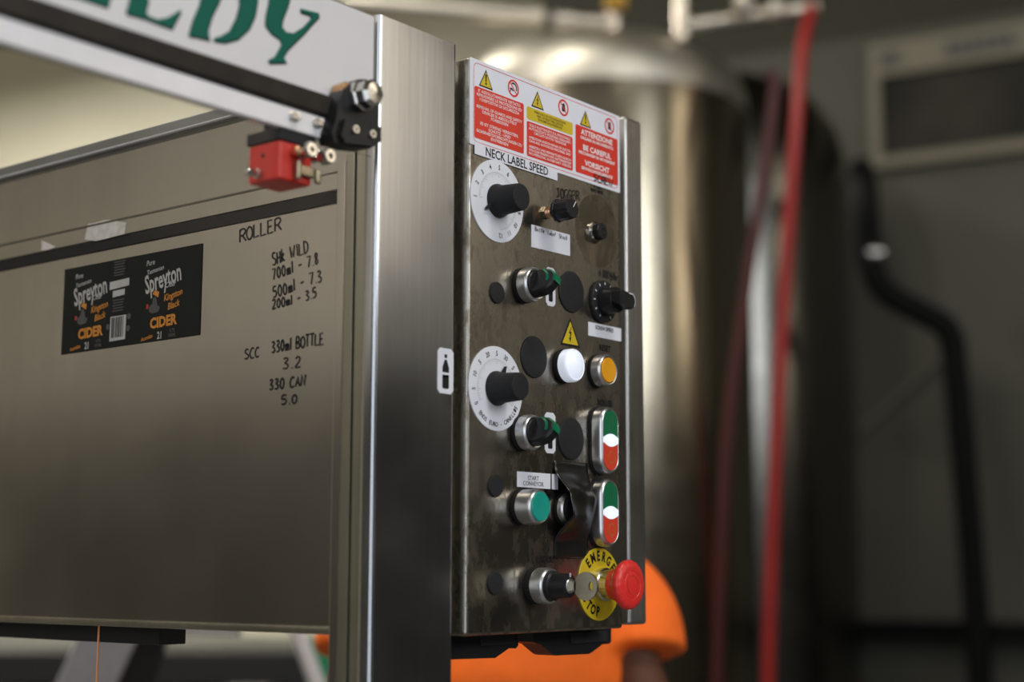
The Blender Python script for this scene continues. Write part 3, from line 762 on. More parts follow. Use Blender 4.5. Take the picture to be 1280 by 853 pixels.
for i, y in enumerate((80, 77.6, 75, 72.5, 70, 67.5, 44, 41.5, 39, 36.5, 34)):
    fl.poly(LF, [(76 + (i % 2), y - .6), (93 - (i % 3), y - .4), (93 - (i % 3), y + .6), (76 + (i % 2), y + .5)], .3, .45)
obj('fine_print', fl, M['lbl_grey'], lb, kind='stuff')
for a_, b_ in ((101, 27), (100.5, 16), (70.5, 20)):
    obj('recycling_mark', MB().lathe(LF.at(a_, b_), [(2.7, .3), (2.7, .5)], 16), M['lbl_grey'], lb)

# orange wire under the sheet
a = onX(124, 776, XS + .004)
obj('hanging_wire', MB().tube([a + Vector((.01, -.012, -.001)), a + Vector((0, -.006, .001)), a, a - UP * .01, a - UP * .35], .0009, 8), M['wire'], at=a,
    label='thin orange wire hanging from the bottom edge of the side sheet', cat='wire')

# ------------------------------------------------------------------ control panel
cp = empty('control_panel', ORG + Vector((.11, .04, 0)), 'stained stainless steel control box covered in knobs, buttons and stickers', 'control box')
cov = MB().box(PAN, -1.5, 223, 0, 487, -16, 0, 3.2, 4, only='front')
obj('cover_plate', cov, M['panel'], cp)
obj('casing', MB().box(PAN, 1, 221, 3, 484, -115, -18, 2), M['flange'], cp)
obj('cover_gasket', MB().box(PAN, 3, 219, 4, 482, -18, -16), M['rubber'], cp)
# right-hand flange behind the cover
f0 = onY(781, 150, Y0 + .012); f1 = onY(803, 153, Y0 + .012); f2 = onY(803, 781, Y0 + .012)
u0 = (f0.x - ORG.x) * 1000; u1 = (f1.x - ORG.x) * 1000; v1 = (f1.z - ORG.z) * 1000; v0 = (f2.z - ORG.z) * 1000
obj('side_flange', MB().box(PAN, u0, u1 - 1, v0, v1, -112, -12, 3.5, 4), M['flange'], cp)
# cable connector hoods underneath
def hood(pts, n0, n1):
    P = []
    for x, y in pts:
        p_ = onY(x, y, Y0 + .03); P.append(((p_.x - ORG.x) * 1000, (p_.z - ORG.z) * 1000))
    m_ = MB().poly(PAN, P, n0, n1)
    o = obj('connector_hood', m_, M['black'], cp)
    return o, P
h1, P1 = hood([(556, 797), (556, 822), (562, 825), (619, 823), (622, 821), (636, 811), (645, 811), (648, 807), (647, 791), (600, 790)], -52, -30)
h2, P2 = hood([(666, 791), (667, 803), (671, 805), (676, 806), (690, 818), (694, 820), (736, 818), (740, 816), (753, 806), (762, 805), (764, 802), (764, 786)], -52, -30)
for P_, h_ in ((P1, h1), (P2, h2)):
    a0 = min(p[0] for p in P_); a1 = max(p[0] for p in P_)
    obj('hood_latch', MB().box(PAN, a0 + (a1 - a0) * .46, a1 - 8, max(p[1] for p in P_) - 12, max(p[1] for p in P_) - 2, -30, -28, .5), M['black_matt'], h_)

# --- warning sign
def quad(x0, y0, x1, y1, x2, y2, x3, y3): return [pp(x0, y0), pp(x1, y1), pp(x2, y2), pp(x3, y3)]
def rrect(a0, a1, b0, b1, r=2.5, k=4):
    out = []
    for cx_, cy_, s in ((a1 - r, b1 - r, 0), (a0 + r, b1 - r, 1), (a0 + r, b0 + r, 2), (a1 - r, b0 + r, 3)):
        for i in range(k + 1):
            t = (s + i / k) * PI / 2; out.append((cx_ + r * math.cos(t), cy_ + r * math.sin(t)))
    return out
SGX0, SGX1, SGZ0, SGZ1 = -1.5, 222.5, 410.5, 486.6
ws = obj('warning_sign', MB().poly(PAN, rrect(SGX0, SGX1, SGZ0, SGZ1, 1.5), .1, .8), M['white'], cp, label='white warning sign with red and yellow text blocks across the top of the panel')
obj('border_line', MB().line(PAN, rrect(SGX0 + 5, SGX1 - 4, SGZ0 + 3.2, SGZ1 - 3.2, 5), .55, .9, True), M['red_print'], ws)
def uvr(x, y): return pp(x, y)
def blk(x0, y0t, y0b, x1, y1t, y1b, mat):
    a = pp(x0, y0t); b = pp(x1, y1b)
    u0_, u1_ = a[0], b[0]; vt = (pp(x0, y0t)[1] + pp(x1, y1t)[1]) / 2; vb = (pp(x0, y0b)[1] + pp(x1, y1b)[1]) / 2
    o = obj('text_block', MB().poly(PAN, rrect(u0_, u1_, vb, vt, 2), .8, .9), M[mat], ws)
    return u0_, u1_, vb, vt, o
B1 = blk(592, 107.5, 172.5, 653.8, 129.5, 192.5, 'red_print')
B2 = blk(657.5, 132.5, 148.5, 715, 154.5, 170, 'yel_print')
B3 = blk(657.5, 151, 195, 715, 172, 214, 'red_print')
B4 = blk(718.3, 155.5, 214, 771.5, 174.5, 233.5, 'red_print')
def lines(B, rows, mat, xs=.8, bold=.012):
    u0_, u1_, vb, vt, o = B
    m_ = MB(); n = sum(r[1] for r in rows); h = (vt - vb - 3) / n; y = vt - 1.5; mid = (u0_ + u1_) / 2
    for s, hh, sz in rows:
        y -= hh * h / 2
        if s:
            me = textmesh(s, 'CENTER', bold); wd = max(v.co.x for v in me.vertices) - min(v.co.x for v in me.vertices)
            size = h * sz; x_ = min(1.15 if mat != 'x' else xs, (u1_ - u0_ - 6) / (wd * size))
            m_.text(PAN, s, size, mid, y, 1.0, x_, 'CENTER', bold)
        y -= hh * h / 2
    obj('lettering', m_, M[mat], o)
lines(B1, [("E' ASSOLUTAMENTE VIETATO", 1, 1.05), ('RIMUOVERE LE PROTEZIONI ED', 1, 1.05), ('I DISPOSITIVI DI SICUREZZA', 1, 1.05), ('', .9, 0),
           ('REMOVAL OF GUARDS AND SAFETY', 1, 1.05), ('DEVICES IS ABSOLUTELY', 1, 1.05), ('FORBIDDEN', 1, 1.05), ('', .9, 0),
           ('ES IST STRENG VERBOTEN,', 1, 1.05), ('SCHUTZ - UND', 1, 1.05), ('SICHERHEITSVORRICHTUNGEN ZU', 1, 1.05), ('ENTFERNEN', 1, 1.05)], 'print')
lines(B2, [('PERICOLO DI FOLGORAZIONE', 1, 1.0), ('RISK OF ELECTRIC SHOCK', 1, 1.0), ('STROMSCHLAGGEFAHR', 1, 1.0)], 'ink')
lines(B3, [('SOLO ELETTRICISTI E IL PERSONALE', 1, 1.05), ('AUTORIZZATO POSSONO ESEGUIRE I', 1, 1.05), ('CIRCUITI SOTTO TENSIONE', 1, 1.05), ('', .6, 0),
           ('OPERATION AND/OR REPAIRS BY ELECTRI-', 1, 1.05), ('CIANS AND AUTHORIZED PERSONNEL ONLY', 1, 1.05), ('', .6, 0),
           ('ARBEITEN UND REPARATUREN DURCH', 1, 1.05), ('VON ELEKTRIKERN UND AUTORISIERTEM', 1, 1.05), ('FACHPERSONAL AUSGEFUHRT WERDEN', 1, 1.05)], 'print')
lines(B4, [('', .2, 0), ('ATTENZIONE', 1.3, 1.5), ('ORGANI IN MOVIMENTO', 1, .85), ('', .7, 0), ('BE CAREFUL', 1.3, 1.5), ('MECHANISM IN MOVEMENT', 1, .85), ('', .7, 0),
           ('VORSICHT', 1.3, 1.5), ('BEWEGUNGSELEMENTE', 1, .85), ('', .4, 0)], 'print', .85, .03)
def tri(fr, s, par, kind, n=.9):
    """warning triangle of side s, centred"""
    h = s * .87
    o = obj('warning_triangle', MB().poly(fr, [(-s / 2, -h / 2), (s / 2, -h / 2), (0, h / 2)], n, n + .1), M['ink'], par)
    k = .80
    m_ = MB().poly(fr.at(0, -s * .018), [(-s / 2 * k, -h / 2 * k), (s / 2 * k, -h / 2 * k), (0, h / 2 * k)], n + .1, n + .15)
    obj('yellow_field', m_, M['yel_print'], o)
    g_ = MB()
    if kind == '!':
        g_.poly(fr, [(-s * .06, h * .24), (s * .06, h * .24), (s * .035, -h * .16), (-s * .035, -h * .16)], n + .15, n + .2)
        g_.lathe(fr.at(0, -h * .26), [(s * .058, n + .15), (s * .058, n + .2)], 10)
    else:
        g_.poly(fr, [(s * .05, h * .20), (-s * .09, -h * .06), (-s * .01, -h * .04), (-s * .03, -h * .20), (-s * .08, -h * .19), (0, -h * .36), (s * .05, -h * .17), (s * .005, -h * .19), (s * .07, h * .02), (-s * .01, h * .01), (s * .075, h * .20)], n + .15, n + .2)
    obj('symbol', g_, M['ink'], o)
for x, y, s, k in ((606.5, 99, 19, '!'), (671, 125, 18.5, 'z'), (731, 148.5, 18, '!')):
    tri(PF(x, y), s, ws, k, .8)
def circ(r, k=28): return [(r * math.cos(2 * PI * i / k), r * math.sin(2 * PI * i / k)) for i in range(k)]
for i, (x, y) in enumerate(((640.8, 110.8), (703.3, 135), (760.8, 158))):
    fr_ = PF(x, y)
    o = obj('prohibition_symbol', MB().line(fr_, circ(7.0), 1.8, .95, True).line(fr_, [(-4.7, 4.7), (4.7, -4.7)], 1.2, .97), M['red_print'], ws)
    g_ = MB()
    if i == 0:
        g_.line(fr_, [(4.6 * math.cos(t * .35), 4.6 * math.sin(t * .35)) for t in range(-1, 7)], 1.4, .93)
        g_.line(fr_, [(-5, -1), (-2, -1), (0, -2.5)], 1.6, .93).line(fr_, [(-3, -1), (-4.5, -4)], .8, .93)
    else:
        g_.poly(fr_, [(-2.2, -3.4), (2.0, -3.6), (3.2, -.6), (2.4, .2), (2.2, 3.6), (1.2, 3.8), (.8, 4.4), (-.2, 4.4), (-.6, 3.6), (-1.6, 3.4), (-2.2, 0)], .85, .93)
    obj('hand_pictogram', g_, M['ink'], o)

# --- tape labels
def strip(name, pts, mat, rows, mat2='ink', label=None, bold=.0, xs=1.0, n=.15):
    P = [pp(*p) for p in pts]
    o = obj(name, MB().poly(PAN, P, n, n + .3), M[mat], cp, label=label)
    m_ = MB()
    for s, x, y, size, wx in rows:
        u, v = pp(x, y)
        m_.text(PAN, s, size, u, v, n + .5, wx, 'CENTER', bold)
    if rows: obj('lettering', m_, M[mat2], o)
    return o
strip('tape_label', [(592, 177), (695.5, 215), (695.5, 226.3), (592, 192.5)], 'white', [('NECK LABEL SPEED', 645.5, 203.2, 11.0, .94)], bold=.012, label='white tape label reading NECK LABEL SPEED', n=.95)
o = strip('paper_note', [(663.8, 280.7), (712, 293.8), (712.2, 320.3), (663.7, 308.8)], 'paper', [], label='blank-looking paper note with small handwriting in the upper third')
hand('handwriting', PF(668, 288.6, .6), 'Bottle', 3.8, .5, .92, o)
hand('handwriting', PF(684, 293.2, .6), 'Label', 3.8, .5, .95, o)
hand('handwriting', PF(698, 297.6, .6), 'Stock', 4.0, .5, .9, o)
strip('tape_label', [(735, 402.2), (776, 411), (776, 427.2), (735, 419.5)], 'white', [('SCREW SPEED', 755, 411.8, 5.2, .9)], bold=.02, label='white tape label reading SCREW SPEED')
strip('tape_label', [(646, 589.5), (687.6, 592.6), (687.6, 611.8), (646, 608.8)], 'white', [('START', 666, 598.5, 5.6, .95), ('CONVEYOR', 666, 605.4, 5.6, .95)], label='white tape label reading START CONVEYOR')
strip('tape_label', [(689.5, 592.8), (697, 593.4), (697, 612.5), (689.5, 612)], 'white', [], label='cut end of a white tape label beside the black tape')
def panel_text(s, x, y, size, xs=1, bold=.045, mat='engrave'):
    u, v = pp(x, y)
    obj('panel_lettering', MB().text(PAN, s, size, u, v, .2, xs, 'CENTER', bold), M['ink'], cp)
panel_text('RESET', 756, 436, 7.6, .92)
panel_text('ROLLER', 756.3, 504.6, 7.6, .92)
panel_text('SPEED', 747, 233.5, 4.8, 1.1, .045); panel_text('MACHINE', 746, 239.5, 4.8, .95, .045)
panel_text('0 - AUTOMATIC', 684, 697.5, 4.0, 1.1, .045); panel_text('1 - MANUAL', 681, 702, 4.0, 1.1, .045)
hand('handwriting', PF(696, 247, .4, .10), 'JOGGER', 8.6, 1.15, .9, cp)
hand('handwriting', PF(741, 226, 1.1), 'SCREW', 6.5, 1.1, 1.25, cp)
hand('handwriting', PF(749, 345.5, .4), 'v 1200 b/hr', 7.0, 1.0, .56, cp)
# electric triangle
tri(PF(712.6, 415.5), 30, cp, 'z', .2)
obj_tri = [o for o in COL.objects if o.name.startswith('warning_triangle') and o.parent == cp]
for o in obj_tri: o['label'] = 'yellow electric hazard triangle above the lit white lamp'

# --- dials with big knobs
def arc_text(mb, fr, s, r, a0, step, size, n=.5, out=True, xs=.9, bold=.0):
    """a0/step in degrees clockwise from the top; out=True letters stand outwards"""
    for i, c in enumerate(s):
        t = math.radians(a0 + i * step)
        mb.text(fr, c, size, r * math.sin(t), r * math.cos(t), n, xs, 'CENTER', bold, (-t if out else PI - t))
    return mb
def dial(x, y, nums, ptr, ring=None):
    f_ = PF(x, y)
    d = obj('dial_plate', MB().lathe(f_, [(36, .1), (36, 1.0), (35.5, 1.2), (0, 1.2)], 64), M['dial'], cp, at=f_.o)
    m_ = MB()
    for s, a in nums:
        t = math.radians(a); m_.text(f_, s, 6.2, 29.8 * math.sin(t), 29.8 * math.cos(t), 1.35, .85, 'CENTER', .015, -t)
    if ring: arc_text(m_, f_, ring, 30.6, -136.0, -5.6, 5.4, 1.35, False, .9, .02)
    obj('numeral', m_, M['ink'], d)
    tk = MB()
    a0, a1 = nums[0][1], nums[-1][1]; steps = int(round((a1 - a0) / 4.8))
    for i in range(steps + 1):
        t = math.radians(a0 + (a1 - a0) * i / steps); L_ = 4.2 if i % 5 == 0 else 2.2
        tk.line(f_, [((25 - L_) * math.sin(t), (25 - L_) * math.cos(t)), (25 * math.sin(t), 25 * math.cos(t))], .3, 1.3)
    tk.line(f_, [(25 * math.sin(math.radians(a0 + (a1 - a0) * i / 48)), 25 * math.cos(math.radians(a0 + (a1 - a0) * i / 48))) for i in range(49)], .25, 1.3)
    obj('scale_ring', tk, M['lbl_white'], d)
    k = obj('knob', MB().lathe(f_, [(14.8, 1.3), (14.8, 3.0), (13.8, 5.2), (12.9, 8), (11.8, 26.0), (11.0, 27.4), (9.6, 27.8), (0, 27.6)], 48), M['black_matt'], cp, at=f_.o)
    t = -math.radians(ptr); fp = f_.at(0, 0, 0, t)
    obj('pointer', MB().poly(fp, [(-2.8, 12), (2.8, 12), (.6, 21.5), (-.6, 21.5)], 2.6, 4.6), M['black_matt'], k)
    return k
dial(620.8, 251.8, [(str(i + 1), -92 + 24 * i) for i in range(12)], -118)
dial(619, 486, [(s, -119 + 24 * i) for i, s in enumerate(('0', '5', '10', '5', '20', '5', '30', '5', '40', '5', '50'))], 26, 'ENOS EURO - CANELLI')

# --- bezels shared by the 22 mm controls
def bezel(f_, name, R=14.6, h=12, mat='chrome', back=2.0, at=None):
    """part: silver bezel, with black gasket below"""
    o = obj(name, MB().lathe(f_, [(R * .93, back), (R, back + .6), (R, h - 3.0), (R * .965, h - 1.2), (R * .88, h), (R * .80, h - .3), (R * .77, h - 2)], 48), M[mat], cp, at=f_.o)
    obj('gasket', MB().lathe(f_, [(R * 1.0, .1), (R * 1.03, .6), (R * 1.03, back), (R * .9, back + .3)], 40), M['rubber'], o)
    return o
def plug(x, y, R, rx=1):
    f_ = PF(x, y)
    o = obj('blanking_plug', MB().lathe(f_, [(R, .1), (R * .985, 1.2), (R * .93, 1.9), (R * .5, 2.1), (0, 2.1)], 44), M['black_matt'], cp, at=f_.o)
for x, y, R in ((620.3, 366.3, 9.6), (618.5, 607.7, 9.6), (618, 729.5, 9.6), (713.4, 365.3, 19.2), (666.6, 446.6, 18.6), (713, 548.8, 19.2)):
    plug(x, y, R)
def selector(x, y, rot):
    f_ = PF(x, y, 0)
    o = bezel(f_, 'selector_switch', 15.2, 15.0, back=4)
    hub = obj('hub', MB().lathe(f_, [(11.8, 12), (11.8, 15.4), (10.8, 16.2), (0, 16.2)], 36), M['black'], o)
    fl_ = f_.at(0, 0, 0, rot)
    # D shaped lever: profile in the (b, n) plane, thickness along a
    prof = []
    for i in range(15):
        t = PI * i / 14
        prof.append((-12.2 * math.cos(t) if True else 0, 16.0 + 21.0 * math.sin(t) ** .72))
    v = []; K = len(prof)
    lev = MB()
    for a_, sc in ((-5.2, .90), (-3.6, 1.0), (3.6, 1.0), (5.2, .90)):
        v += [fl_(a_, b * sc, 16 + (n - 16) * sc) for b, n in prof]
    fs = [tuple(range(K)), tuple(range(4 * K - 1, 3 * K - 1, -1))]
    for j in range(3):
        for i in range(K):
            i2 = (i + 1) % K
            fs.append((j * K + i, (j + 1) * K + i, (j + 1) * K + i2, j * K + i2))
    lev.add(v, fs)
    lo = obj('lever', lev, M['black'], o)
    ins = MB(); v = []; fs = []
    KK = 9
    for i in range(KK):
        t = PI * (.46 + .40 * i / (KK - 1)); b = -12.2 * math.cos(t) * 1.03; n = 16.0 + 21.8 * math.sin(t) ** .72
        for a_, dn in ((-5.7, -9), (-3.9, .15), (3.9, .15), (5.7, -9)): v.append(fl_(a_, b, n + dn + .1))
    for i in range(KK - 1):
        for j in range(3): fs.append((4 * i + j, 4 * i + j + 1, 4 * i + j + 5, 4 * i + j + 4))
    ins.add(v, fs)
    obj('green_insert', ins, M['lever_green'], o)
selector(653.5, 357.5, -.45); selector(652, 541.5, -.45)
def bottle_card(fr, w_, h_, par, top=True, name='pictogram_card', nm=None):
    o = obj(name, MB().poly(fr, [(-w_ / 2 + 3, -h_ / 2), (w_ / 2 - 3, -h_ / 2), (w_ / 2, -h_ / 2 + 3), (w_ / 2, h_ / 2 - 3), (w_ / 2 - 3, h_ / 2), (-w_ / 2 + 3, h_ / 2), (-w_ / 2, h_ / 2 - 3), (-w_ / 2, -h_ / 2 + 3)], .1, .5), M['white'], par, label=nm)
    m_ = MB()
    bw = w_ * .21; y = h_ / 2 - 5
    m_.poly(fr, [(-bw * .4, y), (bw * .4, y), (bw * .4, y - 3), (-bw * .4, y - 3)], .5, .6)
    m_.poly(fr, [(-bw * .35, y - 4.5), (bw * .35, y - 4.5), (bw, y - 11), (bw, y - 15), (-bw, y - 15), (-bw, y - 11)], .5, .6)
    m_.poly(fr, rrect(-bw, bw, -h_ / 2 + 4, -h_ / 2 + 4 + h_ * .30, 1.5), .5, .6)
    m_.poly(fr, [(-bw, y - 17), (bw, y - 17), (bw, y - 19), (-bw, y - 19)], .5, .6)
    obj('bottle_pictogram', m_, M['ink'], o)
bottle_card(PF(687.8, 358.8), 14, 35, cp, nm='small white bottle pictogram card behind the upper green selector')
bottle_card(PF(687.2, 541.5), 15.5, 36, cp, nm='small white bottle pictogram card behind the lower green selector')
q = onY(556.5, 464, YC)
bottle_card(Fr((q.x, YC, q.z), (1, 0, 0), UP), 19.5, 37.5, mach, nm='white bottle pictogram sticker on the post edge')

# jogger pot
f_ = PF(681, 266.5)
o = obj('jogger_knob', MB().lathe(f_, [(10.6, 14), (10.6, 15.8), (9.6, 16.2), (9.9, 24), (9.2, 30), (8.4, 31), (0, 31)], 60, wob=-.045, nw=24), M['black'], cp, at=f_.o)
obj('threaded_bush', MB().lathe(f_, [(4.6, .1)] + [(4.6 + (.5 if i % 2 else 0), 1 + i * .9) for i in range(10)] + [(4.2, 11)], 24), M['brass'], o)
obj('lock_nut', MB().lathe(f_, [(6.0, .1), (6.0, 2.4), (5.4, 2.8), (4, 2.8)], 6), M['key'], o)
obj('shaft', MB().lathe(f_, [(5.4, 9.5), (5.4, 14), (3.2, 14)], 20), M['rubber'], o)
obj('pointer_line', MB().line(f_.at(0, 0, 0, -.6), [(0, 1.5), (0, 8.2)], .9, 31.1), M['white'], o)
# faded ring with the small hexagon knob
f_ = PF(746, 288.8)
m_ = MB().lathe(f_, [(34.5, .02), (34.5, .10), (34, .14), (0, .14)], 56)
obj('dial_ghost_ring', m_, M['ghost'], cp, at=f_.o)
f_ = PF(742.5, 290.8)
o = obj('small_knob', MB().lathe(f_, [(7.4, 3.5), (8.2, 4.2), (8.2, 9.0), (7.2, 10.0), (3, 10.2), (2.2, 9.2), (0, 9.2)], 8), M['black'], cp, at=f_.o, sharp=20)
obj('washer', MB().lathe(f_, [(10.2, .15), (10.2, 1.5), (8.6, 2.0), (8.0, 3.5), (6.0, 3.8)], 30), M['bolt'], o)
# rotary with scale
f_ = PF(751.5, 377.5)
d = obj('scale_disc', MB().lathe(f_, [(19.5, .2), (20, 1.0), (19.8, 3.6), (18.8, 4.4), (0, 4.4)], 44), M['black_matt'], cp, at=f_.o)
tk = MB()
for i in range(11):
    t = math.radians(-150 + 30 * i)
    tk.line(f_, [(15.4 * math.sin(t), 15.4 * math.cos(t)), (18 * math.sin(t), 18 * math.cos(t))], 1.0, 4.55)
obj('scale_mark', tk, M['white'], d)
rk = obj('rotary_knob', MB().lathe(f_, [(13, 4.4), (12.6, 8), (12.2, 18), (11.4, 19.2), (0, 19.2)], 40), M['black'], cp, at=f_.o)
fk = f_.at(0, 0, 0, -.15)
obj('grip_bar', MB().poly(fk, [(-11, -4.2), (-8, -6.2), (10, -7.2), (13.5, -4.5), (15.0, 0), (13.5, 4.5), (10, 7.2), (-8, 6.2), (-11, 4.2)], 19.2, 28.5), M['black'], rk)
obj('pointer_line', MB().line(fk, [(3, 6.2), (10, 6.9), (13.2, 4.4)], .9, 28.6).line(fk, [(13.2, 4.4), (14.6, 0), (13.2, -4.4)], .6, 28.6), M['white'], rk)
# white lamp
f_ = PF(703.7, 458.2)
o = obj('signal_lamp', MB().lathe(f_, [(14.6, .1), (15.4, 1), (15.4, 4.5), (14.2, 5)], 40), M['rubber'], cp, at=f_.o)
obj('lens', MB().lathe(f_, [(14.6, 4.6), (15.0, 5.2), (15.0, 11.5), (14.2, 13.6), (13.2, 14.3), (12.8, 14.0), (9, 15.6), (4, 16.3), (0, 16.4)], 48), M['lamp'], o, label='glowing white lens')
# amber reset button
f_ = PF(746, 464.4)
o = bezel(f_, 'reset_button', 15.0, 13.5, back=3)
obj('cap', MB().lathe(f_, [(11.4, 9), (11.4, 13.6), (10.8, 14.1), (0, 13.8)], 40), M['amber'], o, label='amber cap')
# teal start button
f_ = PF(651.5, 634.3)
o = bezel(f_, 'start_button', 15.0, 20.5, back=4)
obj('cap', MB().lathe(f_, [(12.6, 16), (12.6, 21.0), (12.0, 21.8), (0, 21.4)], 40), M['teal'], o, label='teal green cap')
# double buttons
def double_button(x, y, lit='roller'):
    f_ = PF(x, y)
    o = obj('double_push_button', MB().stad(f_, 29.5, 61.5, [(1, 2.5), (0, 3.2), (0, 10.5), (1.0, 12.8), (2.6, 13.8), (3.4, 13.4), (3.6, 12.0)]), M['chrome'], cp, at=f_.o)
    obj('gasket', MB().stad(f_, 31.5, 63.5, [(0, .1), (0, 2.2), (1.2, 2.6)]), M['rubber'], o)
    w2 = 11.2; c = 29 - 14
    def cap(sign):
        P = [(w2 * math.cos(PI * i / 14), 16 + w2 * math.sin(PI * i / 14)) for i in range(15)]
        P += [(-w2 + 2 * w2 * i / 8, 2.6 + 3.6 * math.sin(PI * i / 8)) for i in range(9)]
        return [(a, b * sign) for a, b in P]
    obj('green_half', MB().poly(f_, cap(1), 11.5, 13.9), M['green'], o)
    obj('red_half', MB().poly(f_, cap(-1), 11.5, 13.9), M['btn_red'], o)
    P = [(w2 * 1.0 - 2 * w2 * i / 10, 2.2 + 3.6 * math.sin(PI * i / 10)) for i in range(11)]
    P += [(-w2 + 2 * w2 * i / 10, -2.2 - 3.6 * math.sin(PI * i / 10)) for i in range(11)]
    obj('lit_lens', MB().poly(f_, P, 11.5, 14.6), M['lamp_s'], o)
    obj('stroke_mark', MB().line(f_, [(3, 13), (3, 20)], .9, 14.1), M['frame'], o)
    obj('circle_mark', MB().line(f_, [(a + 1.0, b - 15.5) for a, b in circ(5.2)], .8, 14.1, True), M['lbl_org'], o)
double_button(748, 551.6); double_button(748, 641.5)
# button under the tape
f_ = PF(704, 637)
o = bezel(f_, 'push_button', 14.0, 9, back=3)
obj('cap', MB().lathe(f_, [(11, 7), (11, 10.5), (10, 11.2), (0, 11)], 32), M['black'], o)
# black tape over it
u0_, v0_ = pp(692.2, 698.3); u1_, v1_ = pp(733.5, 579.6)
mt = MB(); KX, KZ = 12, 30; v = []; fs = []
for j in range(KZ + 1):
    s = j / KZ
    bump = 0.5 * (1 + math.cos(PI * max(-1, min(1, (s - .54) / .40))))
    bump = min(1, bump * 1.25)
    for i in range(KX + 1):
        r_ = i / KX
        n = 1.0 + 19.5 * bump * (1 - .55 * r_) + 1.2 * math.sin(s * 17 + r_ * 4) * bump + .8 * math.sin(r_ * 9 + s * 6) * bump
        wv = 1.8 * math.sin(s * 9 + 1)
        v.append(PAN(u0_ + (u1_ - u0_) * r_, v0_ + (v1_ - v0_) * s, n))
for j in range(KZ):
    for i in range(KX):
        a = j * (KX + 1) + i; fs.append((a, a + 1, a + KX + 2, a + KX + 1))
mt.add(v, fs)
bt = obj('black_tape', mt, M['tape'], cp, label='wide black tape strip bulging over a covered button')
sm = bt.modifiers.new('thickness', 'SOLIDIFY'); sm.thickness = .0004
# key selector
f_ = PF(667.5, 732.5)
o = bezel(f_, 'key_selector', 15.4, 19, back=6)
kb = obj('key_barrel', MB().lathe(f_, [(12.6, 16), (12.6, 22), (11.0, 23.5), (10.2, 36), (9.6, 38), (6.5, 38.4), (6.2, 37)], 36), M['black'], o)
obj('key_lock', MB().lathe(f_, [(6.2, 34), (6.2, 38.8), (5.6, 39.4), (0, 39.4)], 28), M['chrome'], o)
obj('position_mark', MB().text(f_, '0', 5, 0, 9, 38.6, 1, 'CENTER', .02), M['white'], o)
# the key: blade + round head in the plane of the axis and the vertical
fk = Fr(f_(0, 0, 39.4), f_.n, f_.b)       # a along the axis, b up
keyo = empty('key', f_(0, 0, 39.4), 'small flat metal key left in the key switch beside the emergency stop', 'key')
hd = MB(); R = 11.9; C0 = 15.5
out = [(C0 + R * math.cos(t), R * math.sin(t)) for t in [PI - .35 - (2 * PI - .7) * i / 28 for i in range(29)]]
P = [(0, 4), (C0 - R * math.cos(.35) - 1, 4)] + out + [(C0 - R * math.cos(.35) - 1, -4), (0, -4)]
hole = [(C0 + 5.5 + 2.6 * math.cos(2 * PI * i / 14), 3.4 * math.sin(2 * PI * i / 14)) for i in range(14)]
# head with a real hole: ring of quads between outline and hole
cx_, cy_ = C0 + 5.5, 0
K = 44; oo = []; hh = []
for i in range(K):
    t = 2 * PI * i / K; d_ = Vector((math.cos(t), math.sin(t)))
    b_ = (cx_ - C0) * d_.x; disc = b_ * b_ - ((cx_ - C0) ** 2 - R * R); L_ = -b_ + math.sqrt(disc)
    oo.append((cx_ + d_.x * L_, cy_ + d_.y * L_)); hh.append((cx_ + 2.2 * d_.x, cy_ + 3.6 * d_.y))
v = [fk(a, b, n) for n in (-1, 1) for a, b in oo] + [fk(a, b, n) for n in (-1, 1) for a, b in hh]
fs = []
for i in range(K):
    j = (i + 1) % K
    fs += [(K + i, K + j, 3 * K + j, 3 * K + i), (i, 2 * K + i, 2 * K + j, j), (i, j, K + j, K + i), (2 * K + i, 3 * K + i, 3 * K + j, 2 * K + j)]
obj('key_head', MB().add(v, fs), M['key'], keyo)
obj('key_blade', MB().box(fk, -2, 5.5, -4, 4, -1, 1), M['key'], keyo)
# emergency stop
f_ = PF(748, 730.6)
d = obj('emergency_disc', MB().lathe(f_, [(32.6, .1), (32.6, 1.0), (32.2, 1.3), (0, 1.3)], 60), M['yel_print'], cp, at=f_.o, label='round yellow disc reading EMERGENCY STOP')
m_ = arc_text(MB(), f_, 'EMERGENCY', 25.0, -43, 19.5, 12.4, 1.45, True, .74, .04)
arc_text(m_, f_, 'STOP', 25.0, 240, -17.5, 12.4, 1.45, False, .74, .04)
obj('lettering', m_, M['ink'], d)
f_ = PF(751, 731)
es = obj('emergency_stop', MB().lathe(f_, [(15, 1.3), (15, 6), (13.5, 7), (13.2, 17), (12, 18)], 40), M['bolt'], cp, at=f_.o)
obj('mushroom_head', MB().lathe(f_, [(13.5, 14), (14.2, 16), (15.5, 21), (19.8, 25.0), (21.8, 27.8), (22.2, 30), (21.9, 31.8), (20.4, 33.6), (17.2, 34.8), (12.8, 35.0), (12.3, 34.4), (11.8, 35.0), (0, 35.2)], 72, wob=-.018, nw=36), M['red'], es, sharp=50, label='red mushroom head')
obj('arrow_relief', MB().line(f_, [(15.3 * math.cos(.2 + i * .12), 15.3 * math.sin(.2 + i * .12)) for i in range(22)], 1.0, 35.15).line(f_, [(8.5 * math.cos(i * .3), 8.5 * math.sin(i * .3)) for i in range(18)], .8, 35.4), M['btn_red'], es)
# old orange ring peeking out behind the disc
f_ = PF(735, 722)
obj('orange_underlay', MB().poly(f_, [(-14, -16), (-10, -20), (6, -24), (6, 17), (-2, 16), (-10, 8)], .02, .09), M['amber'], cp)

